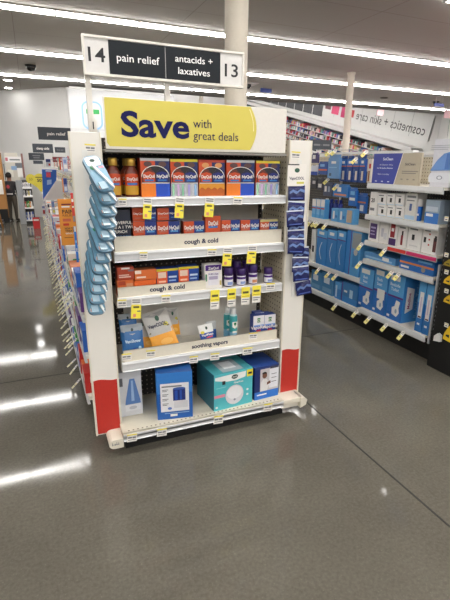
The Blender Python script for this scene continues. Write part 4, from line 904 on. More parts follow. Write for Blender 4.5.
for i, (a, b) in enumerate(((417, 424.3), (424.6, 432))):
    rbox('slim_box', 'bath aid box', 'tall slim blue box with a long white label, ' + ('farther from' if i == 0 else 'nearest to') + ' the black shelf end', a, b, 281 + 3*i, 331, z, M((46,116,186),.4), [(0,.58,1,1,MB1),(.24,.28,.82,.80,WHT),(.4,.4,.62,.7,M((206,190,206),.5)),(.3,.29,.76,.32,M((90,40,60),.5)),(.3,.14,.7,.18,WHT)], X=2.755, d=.2, group='two tall slim blue boxes')
z = .69
rbox('soft_pack', 'soft pack', 'flat blue soft pack lying on the shelf above the large blue boxes', 363.5, 396, 255, 265, z, M((84,142,196),.35), [(.05,.2,.9,.45,M((140,184,220),.4)),(.6,.3,.8,.8,WHT)], X=2.76, d=.22)
rbox('bath_aid_box', 'bath aid box', 'wide flat blue box with an orange stripe above the bedside toilet box', 399, 434.5, 257.5, 274, z, M((40,104,178),.4), [(0,.42,1,.55,M((226,130,60),.4)),(.05,.12,.3,.26,WHT),(.55,.72,.95,.86,M((110,170,220),.4))], X=2.755, d=.22, faces=dict(t=M((140,190,226),.4)),
     extra=lambda mb: mb.poly([(.085 + .022*math.cos(k*math.pi/7), -.1145, .035 + .022*math.sin(k*math.pi/7)) for k in range(14)], M((150,140,130),.5)))
z = .86
rbox('device_box', 'health device box', 'white box with a purple screen picture at the left end of its shelf', 368.6, 378.8, 220, 244, z, WHT, [(.12,.12,.82,.84,M((78,52,112),.4)),(.2,.6,.7,.68,M((180,170,210),.5)),(.2,.45,.6,.5,M((180,170,210),.5)),(.2,.3,.65,.35,M((180,170,210),.5))], X=2.75, d=.12)
rbox('device_box', 'health device box', 'plain white box between the purple-screen box and the red device box', 379.2, 388, 222, 246, z, WHT, [(.2,.3,.5,.7,M((190,190,200),.5)),(.55,.2,.9,.5,M((206,206,212),.5))], X=2.75, d=.12)
rbox('device_box', 'health device box', 'white box with a dark red device picture above a purple panel', 388.4, 397.4, 222, 247, z, WHT, [(.2,.34,.72,.96,M((150,36,48),.4)),(.3,.6,.6,.74,WHT),(.08,.0,.9,.3,M((70,40,100),.4))], X=2.75, d=.12)
rbox('device_box', 'health device box', 'white box with a small black and red device, second from the wide pair', 397.8, 407, 223, 249, z, WHT, [(.35,.1,.6,.5,M((130,30,40),.4)),(.42,.5,.6,.68,INK),(.1,.78,.8,.84,GREYINK)], X=2.75, d=.12)
rbox('device_box', 'health device box', 'white thermometer box with one black device picture, left of the wide pair', 407.6, 421.5, 225, 252.5, z, WHT, [(.3,.4,.5,.62,INK),(.1,.8,.7,.86,GREYINK),(.15,.15,.8,.2,M((206,206,206),.5))], X=2.75, d=.12)
rbox('device_box', 'health device box', 'white box with red dots and a dark figure, right of the wide pair', 421.9, 437.5, 227, 256, z, WHT, [(.1,.4,.26,.6,INK),(.1,.82,.5,.88,GREYINK),(.42,.7,.52,.76,RED),(.42,.5,.52,.56,RED),(.42,.3,.52,.36,RED),(.76,.1,.98,.62,M((90,40,40),.5)),(.82,.5,.96,.7,INK)], X=2.75, d=.12)
a = PX(388, 244, 2.712); b = PX(437, 256, 2.712)
mb = MB(); L = a.y - b.y; mb.obox((0, 0, 0), (.0008, 0, 0), (0, L*.2, 0), (-.000, 0, .014), M((214, 60, 52), .5)); o = tag(mb.build('shelf_strip', None, (2.7105, a.y - L*.2, .838)), 'red half of the promotional strip on the rail under the white device boxes', 'shelf strip')
mb = MB(); mb.obox((0, 0, 0), (.0008, 0, 0), (0, L*.29, 0), (-.000, 0, .014), M((206, 50, 110), .5)); o = tag(mb.build('shelf_strip', None, (2.7105, b.y + L*.295, .838)), 'pink half of the promotional strip on the rail under the white device boxes', 'shelf strip')
z = 1.092
rbox('device_box', 'health device box', 'tall white box with black lettering at the left end of the white box shelf', 369.6, 377.2, 192, 216.5, z, WHT, [(.1,.18,.7,.3,GREYINK)], [('20', .42, .55, .18, INK)], X=2.735, d=.1)
def oxi(px0, px1, pt, pb, z0, label): return rbox('device_box', 'health device box', label, px0, px1, pt, pb, z0, WHT, [(.4,.25,.66,.62,INK),(.1,.76,.7,.84,GREYINK),(.05,.02,.95,.1,M((190,210,226),.5))], X=2.735, d=.1, group='small white device boxes stacked three across')
cols_ = [(377.8, 386.4, 'left'), (386.8, 395.0, 'middle'), (395.4, 404.0, 'right')]
for i, (a, b, nm) in enumerate(cols_):
    oxi(a, b, 205 + i*.5, 217 + i, z, 'small white device box, lower one of the %s stack of three' % nm)
    zt = PX((a+b)/2, 205 + i*.5, 2.735).z + .0012
    oxi(a, b, 193.3 + i*.3, 204, zt, 'small white device box, upper one of the %s stack of three' % nm)
rbox('device_box', 'health device box', 'tall pale box with a small blue figure, right of the stacked white boxes', 405, 416.4, 193.5, 219.5, z, M((214,212,208),.5), [(.4,.36,.62,.62,M((80,100,150),.5)),(.1,.84,.9,.92,GREYINK),(.1,.72,.8,.76,GREYINK),(.05,.03,.95,.18,M((170,200,224),.5))], X=2.735, d=.1)
p = PX(421.4, 199, 2.775); h = p.z - z; t = thing('white_topped_bottle', 'blue bottle with a broad white cap on the white box shelf', 'bottle', (2.775, p.y, z + .0006)); r = .020
mb = MB(); mb.lathe([(r*.96,0),(r,.004),(r,h*.62),(r*.96,h*.66)], [M((30,100,190),.35)]*3, n=24); mb.build('body', t); mb = MB(); mb.lathe([(r,h*.665),(r,h*.97),(r*.94,h)], WHT, n=24); mb.build('cap', t)
mb = MB(); mb.box(-r-.002, -r-.001, -.015, .015, h*.25, h*.34, WT); mb.build('label', t)
rbox('wipes_pack', 'soft pack', 'clear and blue wipes pack beside the white-capped bottle', 425, 439.5, 200, 221.5, z, M((150,166,182),.3), [(0,.0,1,.46,M((60,116,190),.4)),(.1,.30,.6,.42,WHT),(.05,.52,.9,.72,M((190,200,210),.3))], X=2.735, d=.12)
z = 1.36
def sc(mb): pass
a, b = PX(373.5, 170, 2.76), PX(421, 170, 2.76); tz = PX(395, 153.5, 2.76).z; wd = a.y - b.y; h = tz - z
t = thing('display_board', 'blue and tan cleaner display board standing on the top right shelf', 'sign', (2.76, (a.y+b.y)/2, z + .0006), R(-90))
mb = MB(); mb.box(-wd/2, wd/2, -.008, .008, 0, h, M((184,174,154),.5)); mb.build('panel', t)
mb = MB(); mb.poly([(-wd/2, -.009, 0), (-.0*wd, -.009, 0), (.13*wd, -.009, h), (-wd/2, -.009, h)], M((60,72,160),.45)); mb.poly([(-.0*wd, -.0092, 0), (.013*wd, -.0092, 0), (.143*wd, -.0092, h), (.13*wd, -.0092, h)], WT); mb.build('blue_field', t)
mb = MB(); WTX = M((214,220,240),.5,noise=0); mb.text('SoClean', (-.17*wd, -.0095, h*.78), X_, Z_, h*.09, WTX, bold=.03, wid=wd*.22); mb.text('A Cleaner Way', (-.2*wd, -.0095, h*.61), X_, Z_, h*.05, WTX, wid=wd*.3); mb.text('to Breathe Better', (-.22*wd, -.0095, h*.5), X_, Z_, h*.05, WTX, bold=.02, wid=wd*.36); mb.text('Start today', (-.24*wd, -.0095, h*.3), X_, Z_, h*.05, WTX, wid=wd*.26)
for k in (-.4, -.26, -.12): mb.box(k*wd - .02*wd, k*wd + .025*wd, -.0094, -.009, h*.06, h*.09, WTX)
mb.text('SoClean', (.3*wd, -.0095, h*.62), X_, Z_, h*.08, M((90,84,90),.5), bold=.02, wid=wd*.2)
for zz, q in ((.42,.32),(.36,.28)): mb.box(.15*wd, .15*wd + q*wd, -.0094, -.009, h*zz, h*(zz+.025), M((130,124,120),.5))
for k in (.16, .28, .40): mb.box(k*wd - .02*wd, k*wd + .02*wd, -.0094, -.009, h*.16, h*.2, M((140,134,128),.5))
mb.build('lettering', t)
def hx(mb):
    y = -.05 - .003; wd, h = HW, HH
    mb.poly([(wd*a, y, h*b) for a, b in ((-.3,.34),(.34,.36),(.32,.62),(.2,.74),(.02,.7),(-.14,.56))], M((110,150,210),.35)); mb.poly([(wd*.08, y-.0004, h*.38), (wd*.22, y-.0004, h*.38), (wd*.2, y-.0004, h*.7), (wd*.1, y-.0004, h*.7)], M((80,120,190),.35))
    mb.poly([(wd*a, y, h*b) for a, b in ((-.3,.1),(.3,.1),(.34,.18),(.3,.3),(-.28,.3),(-.32,.2))], M((222,224,232),.45)); mb.poly([(wd*.08*math.cos(k*math.pi/6)-wd*.02, y-.0005, h*.2 + h*.045*math.sin(k*math.pi/6)) for k in range(12)], M((150,156,170),.5)); mb.poly([(wd*.05*math.cos(k*math.pi/6)-wd*.02, y-.0008, h*.2 + h*.03*math.sin(k*math.pi/6)) for k in range(12)], M((222,224,232),.5))
    for k in range(3): mb.poly([(-wd*.34, y, h*(.86-k*.04)), (wd*(.3-.1*k), y, h*(.86-k*.04)), (wd*(.3-.1*k), y, h*(.875-k*.04)), (-wd*.34, y, h*(.875-k*.04))], M((176,178,186),.5))
yc, HW, HH = RXs(423.5, 462, 139, 187, 2.745, z)
carton('humidifier_box', 'large pale humidifier box with a blue tank on the top shelf at the right edge', 'appliance box', (2.745 + .05, yc - .005, z + .0006), min(HW, 2*(yc - 2.505)), .10, HH, M((214,214,222),.45), extra=hx, rz=R(-90))
HWs = HW
rbox('soft_pack', 'soft pack', 'slim brown and white pack left of the cleaner display board', 367.5, 371.5, 159, 184, z, M((214,206,196),.5), [(.2,.05,.6,.5,M((150,90,40),.5)),(.3,.6,.8,.8,RED)], X=2.76, d=.05)
# hanging packs of the middle section
def hang(px0, px1, pt, pb, X, label, body, rects, group='blue packs hanging in the middle section', d=.028, name='hanging_pack'):
    a = PX(px0, (pt+pb)/2, X); b = PX(px1, (pt+pb)/2, X); tz = PX((px0+px1)/2, pt, X).z; bz = PX((px0+px1)/2, pb, X).z; wd = a.y - b.y; h = tz - bz
    t = thing(name, label, 'hanging pack', (X, (a.y+b.y)/2, bz), R(-90), group)
    mb = MB(); mb.box(-wd/2+.002, wd/2-.002, -d/2, d/2, 0, h*.86, body); mb.box(-wd/2+.002, wd/2-.002, -.0012, .0012, h*.86, h, body); face(mb, wd - .004, d, h, rects, []); mb.build('pack', t, bevel=.0015)
    mb = MB(); mb.tube([(0, -.03, h*.95), (0, (GB - .016) - X - .001, h*.95)], .0028, STEEL, 6); mb.tube([(0, -.03, h*.95), (0, -.034, h*.95 + .012)], .0028, STEEL, 6); mb.build('peg_hook', t); return t
HB = M((34, 84, 160), .35); HLB = M((104, 150, 200), .35)
hang(329, 340.6, 154.5, 178.5, 2.80, 'large pale blue flat pack hanging left of four matching dark blue ones', HLB, [(.3,.62,.7,.72,WHT),(.15,.1,.35,.22,M((70,90,120),.5)),(.1,.45,.8,.48,M((150,190,226),.5))])
for i, (a, b) in enumerate(((341, 347.2), (347.6, 353.6), (354, 360), (360.4, 366))):
    hang(a, b, 156 - i*.3, 181.5 + i*.4, 2.84, '%s of four matching blue packs with orange stripes in a row' % ['leftmost', 'second from left', 'third from left', 'rightmost'][i], M((26,66,140),.35), [(0,.62,1,.88,M((44,104,180),.4)),(0,.585,1,.62,M((206,110,70),.4)),(.3,.7,.75,.8,WHT),(.45,.08,.8,.42,M((214,206,196),.5)),(.1,.35,.4,.5,M((60,90,150),.4))])
for nm, px0, px1, pt, pb, X, body, rc in (
    ('dark purple pack hanging at the far left of the right shelving', 312.5, 318.5, 153, 163, 2.9, M((60,50,100),.4), [(.2,.4,.7,.8,WHT)]),
    ('white and blue pack hanging under the dark purple one', 311.8, 319, 165, 175, 2.88, M((206,208,220),.4), [(0,0,1,.35,BLUE)]),
    ('blue pack with an orange stripe hanging left of the large pale blue one', 319.4, 328.4, 161.5, 174.5, 2.88, M((36,80,160),.4), [(0,.3,1,.42,M((206,100,60),.4)),(.2,.6,.7,.8,M((130,180,226),.5))]),
    ('black pack hanging low at the far left of the right shelving', 311.8, 317.8, 177.5, 188, 2.88, M((34,34,48),.4), [(.3,.4,.8,.7,M((180,176,180),.5))]),
    ('black and white pack hanging second from the left in the low row', 318.2, 324, 177.5, 190, 2.88, M((44,44,60),.4), [(.2,.2,.8,.5,WHT)]),
    ('dark grey pack hanging low under the large pale blue one', 324.4, 333, 182, 196, 2.86, M((60,70,96),.4), [(.15,.3,.4,.7,WHT),(.55,.3,.8,.7,M((150,160,180),.5))]),
    ('blue mitt-shaped pack hanging low in the middle of the pegs', 334, 349.5, 184, 197, 2.84, M((52,120,190),.35), [(.1,.1,.9,.24,M((206,130,90),.5)),(.3,.4,.55,.75,WHT)]),
    ('blue pack hanging askew above the light blue boxes', 349.9, 357.2, 187.5, 206, 2.85, M((44,108,186),.35), [(.1,.3,.9,.45,WHT),(.2,.6,.8,.8,M((120,180,226),.5))]),
    ('blue pack hanging beside the tall white lettered box', 357.8, 367, 193, 213, 2.88, M((44,96,170),.35), [(0,.5,1,.58,M((206,120,80),.4)),(.4,.1,.8,.4,M((206,206,206),.5))])):
    hang(px0, px1, pt, pb, X, nm, body, rc)
z = .955
for i, (a, b) in enumerate(((312, 316), (316.3, 320.3), (320.6, 324.6))):
    rbox('white_topped_box', 'care product box', '%s of three blue boxes with white tops left on the middle shelf' % ['leftmost', 'central one', 'rightmost'][i], a, b, 199 + i*.3, 218 + i*.6, z, MB1, [(0,.62,1,1,WHT),(.15,.2,.85,.5,M((120,180,224),.4)),(0,.5,1,.56,RED)], X=2.80, d=.06)
p0 = None
for i, px in enumerate((327, 331.5, 336, 340.5)):
    p = PX(px, 198.5 + i*.5, 2.895); h = p.z - z; r = .026
    t = thing('dark_blue_bottle', '%s of four dark blue bottles behind the light blue boxes' % ['leftmost', 'second from left', 'third from left', 'rightmost'][i], 'bottle', (2.90, p.y, z + .0006))
    mb = MB(); mb.lathe([(r*.95,0),(r,.004),(r,h*.74),(r*.6,h*.84)], [M((226,228,232),.4), M((30,50,140),.35), M((30,50,140),.35)] if i == 0 else M((28,44,130),.35), n=20); mb.build('body', t); mb = MB(); mb.lathe([(r*.62,h*.845),(r*.66,h*.97),(r*.6,h)], WHT if i == 0 else M((34,50,130),.35), n=18); mb.build('cap', t)
for i, (a, b) in enumerate(((331.2, 338.2), (338.5, 345.6), (345.9, 353.5))):
    rbox('light_blue_box', 'care product box', '%s of three light blue boxes in front of the dark blue bottles' % ['leftmost', 'central one', 'rightmost'][i], a, b, 208.5 + i*.2, 220 + i, z, M((92,160,214),.4), [(.25,.2,.5,.8,WHT),(.6,.3,.9,.5,M((50,110,180),.4))] if i < 2 else [(.1,.1,.8,.9,M((190,170,150),.5))], X=2.80, d=.07)
z = .47
rbox('device_box', 'health device box', 'narrow white box beside the dark blue packets on the right panel', 311, 315.4, 229.5, 262, z, WHT, [(.3,.3,.7,.5,INK)], X=2.80, d=.14)
for i, (a, b) in enumerate(((316.4, 326.6), (327, 336.2), (336.6, 345))):
    def ex(mb, a=a, b=b):
        yc, wd, h = RXs(a, b, 230, 266, 2.785, .47); wd -= .004; y = -.11 - .003
        for r1 in ((.2, .16),): 
            P = [(wd*(.02 - r1[0]*math.sin(k/10*math.pi)), y, h*(.16 + .5*k/10)) for k in range(11)]; Q = [(x + wd*.07, yy, zz) for x, yy, zz in P]
            for k in range(10): mb.poly([P[k], Q[k], Q[k+1], P[k+1]], M((206,222,236),.4))
    rbox('handle_box', 'bath aid box', '%s of three tall blue boxes with a curved white grip picture' % ['leftmost', 'central one', 'rightmost'][i], a, b, 229.5 + i*.6, 264 + i*3, z, MB2, [(0,.78,1,1,MB1),(0,.76,1,.785,PUR),(.2,.86,.7,.94,WHT)], X=2.785, d=.22, extra=ex, group='three tall blue boxes with curved grip pictures')
rbox('bath_aid_box', 'bath aid box', 'large blue box with a grey portrait picture beside the three tall grip boxes', 346, 360.5, 231, 272, z, MB1, [(0,0,.3,1,M((56,130,200),.4)),(.28,0,.34,1,PUR),(.4,.62,1,.97,M((150,156,160),.5)),(.5,.2,.9,.55,M((60,130,190),.4))], X=2.785, d=.2,
     extra=lambda mb: mb.poly([(.045 + .03*math.cos(k*math.pi/7), -.1045, .235 + .032*math.sin(k*math.pi/7)) for k in range(14)], M((190,186,184),.5)))
z = .175
for i, (a, b) in enumerate(((311, 321), (321.4, 333))):
    rbox('soft_pack', 'soft pack', 'glossy blue soft pack on the bottom shelf, %s of the two by the end display' % ['farther', 'nearer'][i], a, b, 271 + i*2, 293 + i*4, z, M((78,134,182),.25), [(.2,.5,.7,.8,M((200,214,226),.3)),(.1,.1,.9,.3,M((110,160,200),.25))], X=2.785, d=.2)
for i, (a, b) in enumerate(((334.5, 341), (341.4, 358))):
    rbox('bath_aid_box', 'bath aid box', ['narrow blue box with a white stripe on the bottom middle shelf', 'wide blue box with a purple edge on the bottom middle shelf'][i], a, b, 282 + i*1.5, 300 + i*4, z, MB2, [(0,.6,1,1,MB1),(.15,.1,.4,.8,M((190,214,236),.5))] if i == 0 else [(0,.3,1,1,M((60,120,176),.35)),(0,0,.05,1,PUR),(.5,.3,.7,.7,M((180,206,226),.4)),(.15,.5,.35,.6,WHT)], X=2.785, d=.2)
# tags on the right rails
flr = None
def rtag():
    global flr
    if flr is None: flr = flag(w=.030); flr['category'] = 'price tag'; return flr
    o = flr.copy(); col.objects.link(o); return o
RT = [('N5', .215, 2.72, [(358.5, 309), (372, 315), (388.5, 322.5), (405.5, 329.5)], 'bottom rail of the nearest right section'), ('N4', .69, 2.72, [(362.5, 261), (394.5, 270), (401.5, 272)], 'rail above the large blue boxes'), ('N3', .86, 2.72, [(364, 242), (387.5, 249)], 'rail under the white device boxes'),
      ('F3', .47, 2.77, [(321, 266), (331.5, 270), (338.5, 272.5)], 'rail under the tall grip boxes'), ('F4', .175, 2.75, [(338, 302), ], 'bottom rail of the middle section'), ('F2', .955, 2.78, [(312.5, 221.5), (317, 222), (320.5, 222.5), (328, 224)], 'rail under the white-topped boxes')]
ORDN = ['first', 'second', 'third', 'fourth']
for nm, z, x, pts, lb in RT:
    for i, (px, py) in enumerate(pts):
        o = rtag(); o.location = Vector((x - .0055, PX(px, py, x).y, z - .02)) * S; o.rotation_euler = (0, R(-4 + 3*(i % 3)), R(-4*(i % 2)))
        o['label'] = 'tag on the %s, %s from the far end' % (lb, ORDN[i]); o['group'] = 'tags on the right shelving'
for i, (px, py, X, lb) in enumerate(((329.5, 150, 2.80, 'over the left half of the large pale blue pack'), (335, 149, 2.80, 'over the right half of the large pale blue pack'), (356, 157, 2.80, 'in front of the four matching blue packs'), (327.5, 178, 2.82, 'low and left of the pale blue pack'), (337, 184, 2.82, 'over the blue mitt-shaped pack'), (366, 150, 2.80, 'left of the cleaner display board'))):
    p = PX(px + 2, py, X); o = rtag(); o.location = p * S; o.rotation_euler = (0, R(6), R(6)); o['label'] = 'tag on a peg hook, ' + lb; o['group'] = 'tags on the peg hooks of the right shelving'
    mb = MB(); mb.tube([(p.x, p.y, p.z), (GB - .017, p.y, p.z)], .0025, STEEL, 6); tag(mb.build('peg_hook'), 'steel peg hook with tag, ' + lb, 'peg hook')
# grey upright channel and black end unit with yellow packs at the right edge
mb = MB(); mb.box(2.745, 2.775, 2.478, 2.496, .16, .80, M((170,172,174),.4))
for k in range(22): mb.box(2.757, 2.763, 2.4772, 2.478, .18 + k*.027, .192 + k*.027, INK)
tag(mb.build('slotted_upright'), 'grey slotted upright at the near end of the right shelving', 'upright')
t = thing('end_display', 'black end unit with yellow packs at the right edge of the view', 'display shelving', (3.2, 2.3, 0))
mb = LMB(3.2, 2.3); mb.box(2.75, 3.62, 2.44, 2.47, 0, 1.47, BLACK); mb.build('back_panel', t)
mb = LMB(3.2, 2.3); mb.box(2.715, 2.745, 2.10, 2.438, 0, 1.47, BLACK); sp = mb.build('side_panel', t)
mb = LMB(3.2, 2.3)
for k in range(30): mb.box(2.714, 2.715, 2.425, 2.429, .30 + k*.036, .315 + k*.036, GREYINK)
mb.build('slots', sp)
mb = LMB(3.2, 2.3); mb.box(2.75, 3.62, 2.05, 2.438, 0, .14, BLACK); mb.build('base', t)
for i, (py, hh, c, lb) in enumerate(((226, 0, None, ''), (262, .025, (150,130,40), 'dark'), (279, .032, (226,186,40), 'wedge-shaped'), (298, .032, (214,176,40), 'tilted'), (332, .06, (232,194,44), 'tall'))):
    p = PX(446.5, py, 2.69)
    mb = MB(); mb.box(-.001, .001, -.018, .018, -.016, .016, WT); mb.box(-.0016, -.001, -.014, .014, .006, .012, M((226,214,132),.5)); mb.box(-.0016, -.001, -.01, .008, -.008, -.002, INK)
    tag(mb.build('price_tag', None, (2.692, p.y + .012, p.z + .05)), 'white price tag on the black end unit, %s from the top' % ['first', 'second', 'third', 'fourth', 'fifth'][i], 'price tag', 'price tags on the black end unit')
    mb = MB(); mb.tube([(2.6935, p.y + .012, p.z + .05), (2.7145, p.y + .012, p.z + .05)], .003, STEEL, 6); tag(mb.build('peg_hook'), 'short steel hook on the black end unit, %s from the top' % ['first', 'second', 'third', 'fourth', 'fifth'][i], 'peg hook')
    if c:
        mb = MB(); w2 = .034; mb.prism([(-w2, -hh), (w2, -hh*1.1), (w2, hh*.7), (.2*w2, hh*.9), (-w2*.8, -.2*hh)], (-.014, 0, 0), (0,-1,0), Z_, (-1,0,0), .026, M(c, .4)); mb.poly([(-.0146, .3*w2, -hh*.5), (-.0146, -.6*w2, -hh*.6), (-.0146, -.6*w2, -hh*.2), (-.0146, .3*w2, -hh*.3)], INK)
        tag(mb.build('yellow_pack', None, (2.70, p.y - .012, p.z)), '%s yellow pack hanging on the black end unit at the right edge' % lb, 'hanging pack', 'yellow packs on the black end unit')
p = PX(437, 337, 2.69); mb = MB(); mb.prism([(-.03,-.04),(.03,-.03),(.025,.02),(0,.03),(-.03,0)], (-.012,0,0), (0,-1,0), Z_, (-1,0,0), .024, WHT); tag(mb.build('white_pack', None, (2.701, p.y, p.z)), 'white pack lowest on the black end unit, beside the slim blue boxes', 'hanging pack')

# ------------------------------------------------------------------ hanging goods high on the left aisle
def lhang(px0, px1, pt, pb, Y, label, body, rects, name='hanging_pack'):
    a, b = PY(px0, pt, Y), PY(px1, pb, Y); wd, h = b.x - a.x, a.z - b.z
    t = thing(name, label, 'hanging pack', ((a.x+b.x)/2, Y, b.z)); mb = MB(); mb.box(-wd/2, wd/2, -.012, .012, 0, h, body); face(mb, wd, .024, h, rects, []); mb.build('pack', t, bevel=.001)
    mb = MB(); mb.tube([(0, .013, h*.9), ((.395 if (a.x+b.x)/2 < .39 else .774) - (a.x+b.x)/2, .013, h*.9)], .004, STEEL, 6); mb.build('peg_hook', t)
lhang(61.5, 68, 157.5, 171.5, 4.3, 'pale blue and white pack with an orange edge, high on the left aisle', M((176,190,214), .4), [(-.0,0,.1,1,ORANGE),(.3,.2,.9,.5,WT),(.3,.6,.8,.85,M((120,140,190),.5))])
lhang(57, 61.2, 158, 170, 5.2, 'grey-green and orange pack high on the left aisle, beside the maroon sign', M((150,166,150), .4), [(.55,0,1,1,ORANGE),(.1,.3,.5,.7,WT)])
lhang(61.5, 68, 178, 192, 4.0, 'blue and dark pack hanging under the pale blue one on the left aisle', M((120,130,170), .4), [(0,0,.25,1,M((226,150,80),.5)),(.3,.55,.9,.95,M((40,60,130),.5)),(.35,.1,.9,.4,M((200,205,220),.5))])
lhang(45.5, 51, 159, 166.5, 6.9, 'white and navy pack high on the left aisle above the blue banner', M((206,206,214), .4), [(0,.6,1,1,M((40,50,110),.5)),(.5,.1,.9,.4,RED)])
lhang(47, 50.5, 203, 214, 5.4, 'white pack with navy and red print hanging below the blue banner', WHT, [(.1,.6,.9,.9,NAVY),(.3,.1,.8,.45,RED)])
lhang(41.5, 46, 205, 216, 6.6, 'white pack with a red square hanging left below the blue banner', WHT, [(.2,.2,.8,.55,RED),(.1,.7,.9,.9,M((120,130,170),.5))])
lhang(50.8, 55.5, 200, 214, 5.0, 'grey and blue pack hanging left of the tall orange sign', M((190,192,198),.4), [(.1,.5,.9,.9,M((110,130,180),.5)),(.3,.1,.9,.3,YELS)])

# ------------------------------------------------------------------ far left: pharmacy corner
mb = MB(); mb.box(1.035, 3.7, 12.86, 12.9, 0, 3.21, M((206, 207, 208), .55)); pp = tag(mb.build('wall_panel'), 'tall white wall panel with the green cross emblem at the back of the store', 'wall panel')
mb = MB()
def wp(x, y): p = PY(x, y, 12.85); return (p.x, p.z)
c0, c1 = wp(80.7, 100.5), wp(103.5, 130); cx, cz = (c0[0]+c1[0])/2, (c0[1]+c1[1])/2; hw, hh = (c1[0]-c0[0])/2, (c0[1]-c1[1])/2
out = rr(hw, hh, .16, 6); inn = rr(hw - .04, hh - .04, .13, 6); BLN = M((140, 184, 226), .5)
for i in range(len(out)):
    j = (i+1) % len(out); mb.poly([(cx+out[i][0], 12.855, cz+out[i][1]), (cx+inn[i][0], 12.855, cz+inn[i][1]), (cx+inn[j][0], 12.855, cz+inn[j][1]), (cx+out[j][0], 12.855, cz+out[j][1])], BLN)
mb.build('blue_outline', pp)
GRN = M((50, 160, 84), .5); a = wp(86, 109); b = wp(99.5, 114.3)
mb = MB(); mb.box(a[0], b[0], 12.853, 12.856, b[1], a[1], GRN); k = (a[1]-b[1])/2; mx_ = (a[0]+b[0])/2; zc = (a[1]+b[1])/2; wv = (b[0]-a[0])/2
mb.build('green_cross', pp)
mb = MB(); mb.box(1.036, 3.7, 12.852, 12.86, 2.28, 2.295, M((190,190,190),.5)); mb.build('seam_strip', pp)
def P3(x, y, Y): p = PY(x, y, Y); return p
# wooden partition
a = PY(-12, 152.5, 13.2); b = PY(8.3, 209, 13.2)
t = thing('wooden_partition', 'light brown wooden partition with a black base at the far left edge', 'partition', ((a.x+b.x)/2, 13.2, 0)); hw = (b.x-a.x)/2
WOOD = M((176, 124, 66), .5, noise=.18, nscale=6)
mb = MB(); mb.box(-hw, hw, 0, .08, b.z, a.z, WOOD); mb.build('panel', t); mb = MB(); mb.box(-hw, hw, .005, .08, 0, b.z - .001, BLACK); mb.build('base', t)
mb = MB(); mb.box(-hw*.2, hw*.62, -.006, -.001, .7, 1.05, WT); mb.build('notice', t); mb = MB(); mb.box(hw*.9, hw, -.012, .092, .12, a.z, M((150,104,54),.5)); mb.build('edge_post', t)
a = PY(1.5, 187, 12.2); b = PY(4.2, 229, 12.2); mb = MB(); mb.box(a.x - .25, b.x, 12.2, 12.5, 0, .16, M((60,64,74),.5)); mb.box(a.x - .25, b.x, 12.195, 12.505, .08, .12, WHT); tag(mb.build('low_platform'), 'low dark platform with a white band on the floor at the far left edge', 'platform')
mb = MB(); mb.tube([(b.x - .02, 12.17, 0), (b.x - .12, 12.17, .78)], .022, WOOD, 8); tag(mb.build('wooden_leg'), 'thin slanted wooden leg standing at the far left edge', 'leg')
# board wall with posters
a = PY(3.8, 152.8, 13.85); b = PY(23.5, 205, 13.85)
t = thing('notice_board', 'tall pale notice board behind the standing person', 'notice board', ((a.x+b.x)/2, 13.85, 0)); hw = (b.x-a.x)/2
mb = MB(); mb.box(-hw, hw, 0, .05, 0, a.z, M((206,200,188),.6)); mb.build('board', t)
def bx_(x0, y0, x1, y1, mt, nm, lb=None, k=.006):
    p, q = PY(x0, y0, 13.85), PY(x1, y1, 13.85); mb = MB(); c = (a.x+b.x)/2; mb.box(p.x - c, q.x - c, -k, -.001, q.z, p.z, mt); o = mb.build(nm, t)
bx_(4.2, 156.5, 23.2, 162.5, WHT, 'title_strip', k=.012); bx_(5, 157.5, 8, 161, M((196,110,120),.5), 'emblem', k=.016); bx_(9.5, 159, 20, 160.5, GREYINK, 'title_lettering', k=.016)
bx_(15, 163, 23, 168, M((110,114,120),.5), 'poster'); bx_(11, 166, 17, 170, M((140,170,206),.5), 'poster', k=.009); bx_(7.5, 169.5, 14, 177, M((226,222,210),.5), 'poster', k=.008); bx_(17, 168, 23, 177, M((232,230,226),.5), 'poster', k=.008); bx_(4, 164, 6.2, 186, M((70,70,72),.5), 'side_band'); bx_(22.4, 153.5, 23.5, 178, M((130,90,84),.5), 'edge_strip', k=.014)
a = PY(24, 140, 13.5); b = PY(31, 200, 13.5)
# small shelf unit facing the aisle
Y0_ = 12.75; a = PY(15.3, 180.5, Y0_); b = PY(35.5, 220, Y0_); uw = b.x - a.x; ht = a.z
t = thing('medicine_shelf', 'short white shelf unit with a grey side at the far end of the left aisle', 'shelving', ((a.x+b.x)/2, Y0_ + .2, 0)); cx_ = (a.x+b.x)/2
mb = MB(); mb.box(-uw/2, -uw/2 + .13, -.2, .2, 0, ht, M((150,152,154),.5)); mb.build('side_panel', t)
mb = MB(); mb.box(-uw/2 + .132, uw/2, .17, .2, 0, ht, M((60,58,60),.5)); mb.build('back_panel', t)
mb = MB(); mb.box(-uw/2 + .132, uw/2, -.18, .168, 0, .09, BLACK); mb.build('kick_plate', t)
lv = [.10, .40, .68, ht - .17]
for i, z in enumerate(lv): mb = MB(); mb.box(-uw/2 + .132, uw/2, -.2, .168, z - .03, z, WHT); mb.build('shelf', t)
random.seed(3); rowc = [[(60,90,170),(230,230,234),(40,70,150),(226,226,230)], [(200,60,60),(80,150,60),(70,160,70),(226,140,50),(230,228,224)], [(226,226,230),(60,64,70),(220,216,206),(226,206,120)], [(232,232,232),(226,224,220),(220,220,224),(235,235,235)]]
nmr = ['bottom', 'second', 'third', 'top']
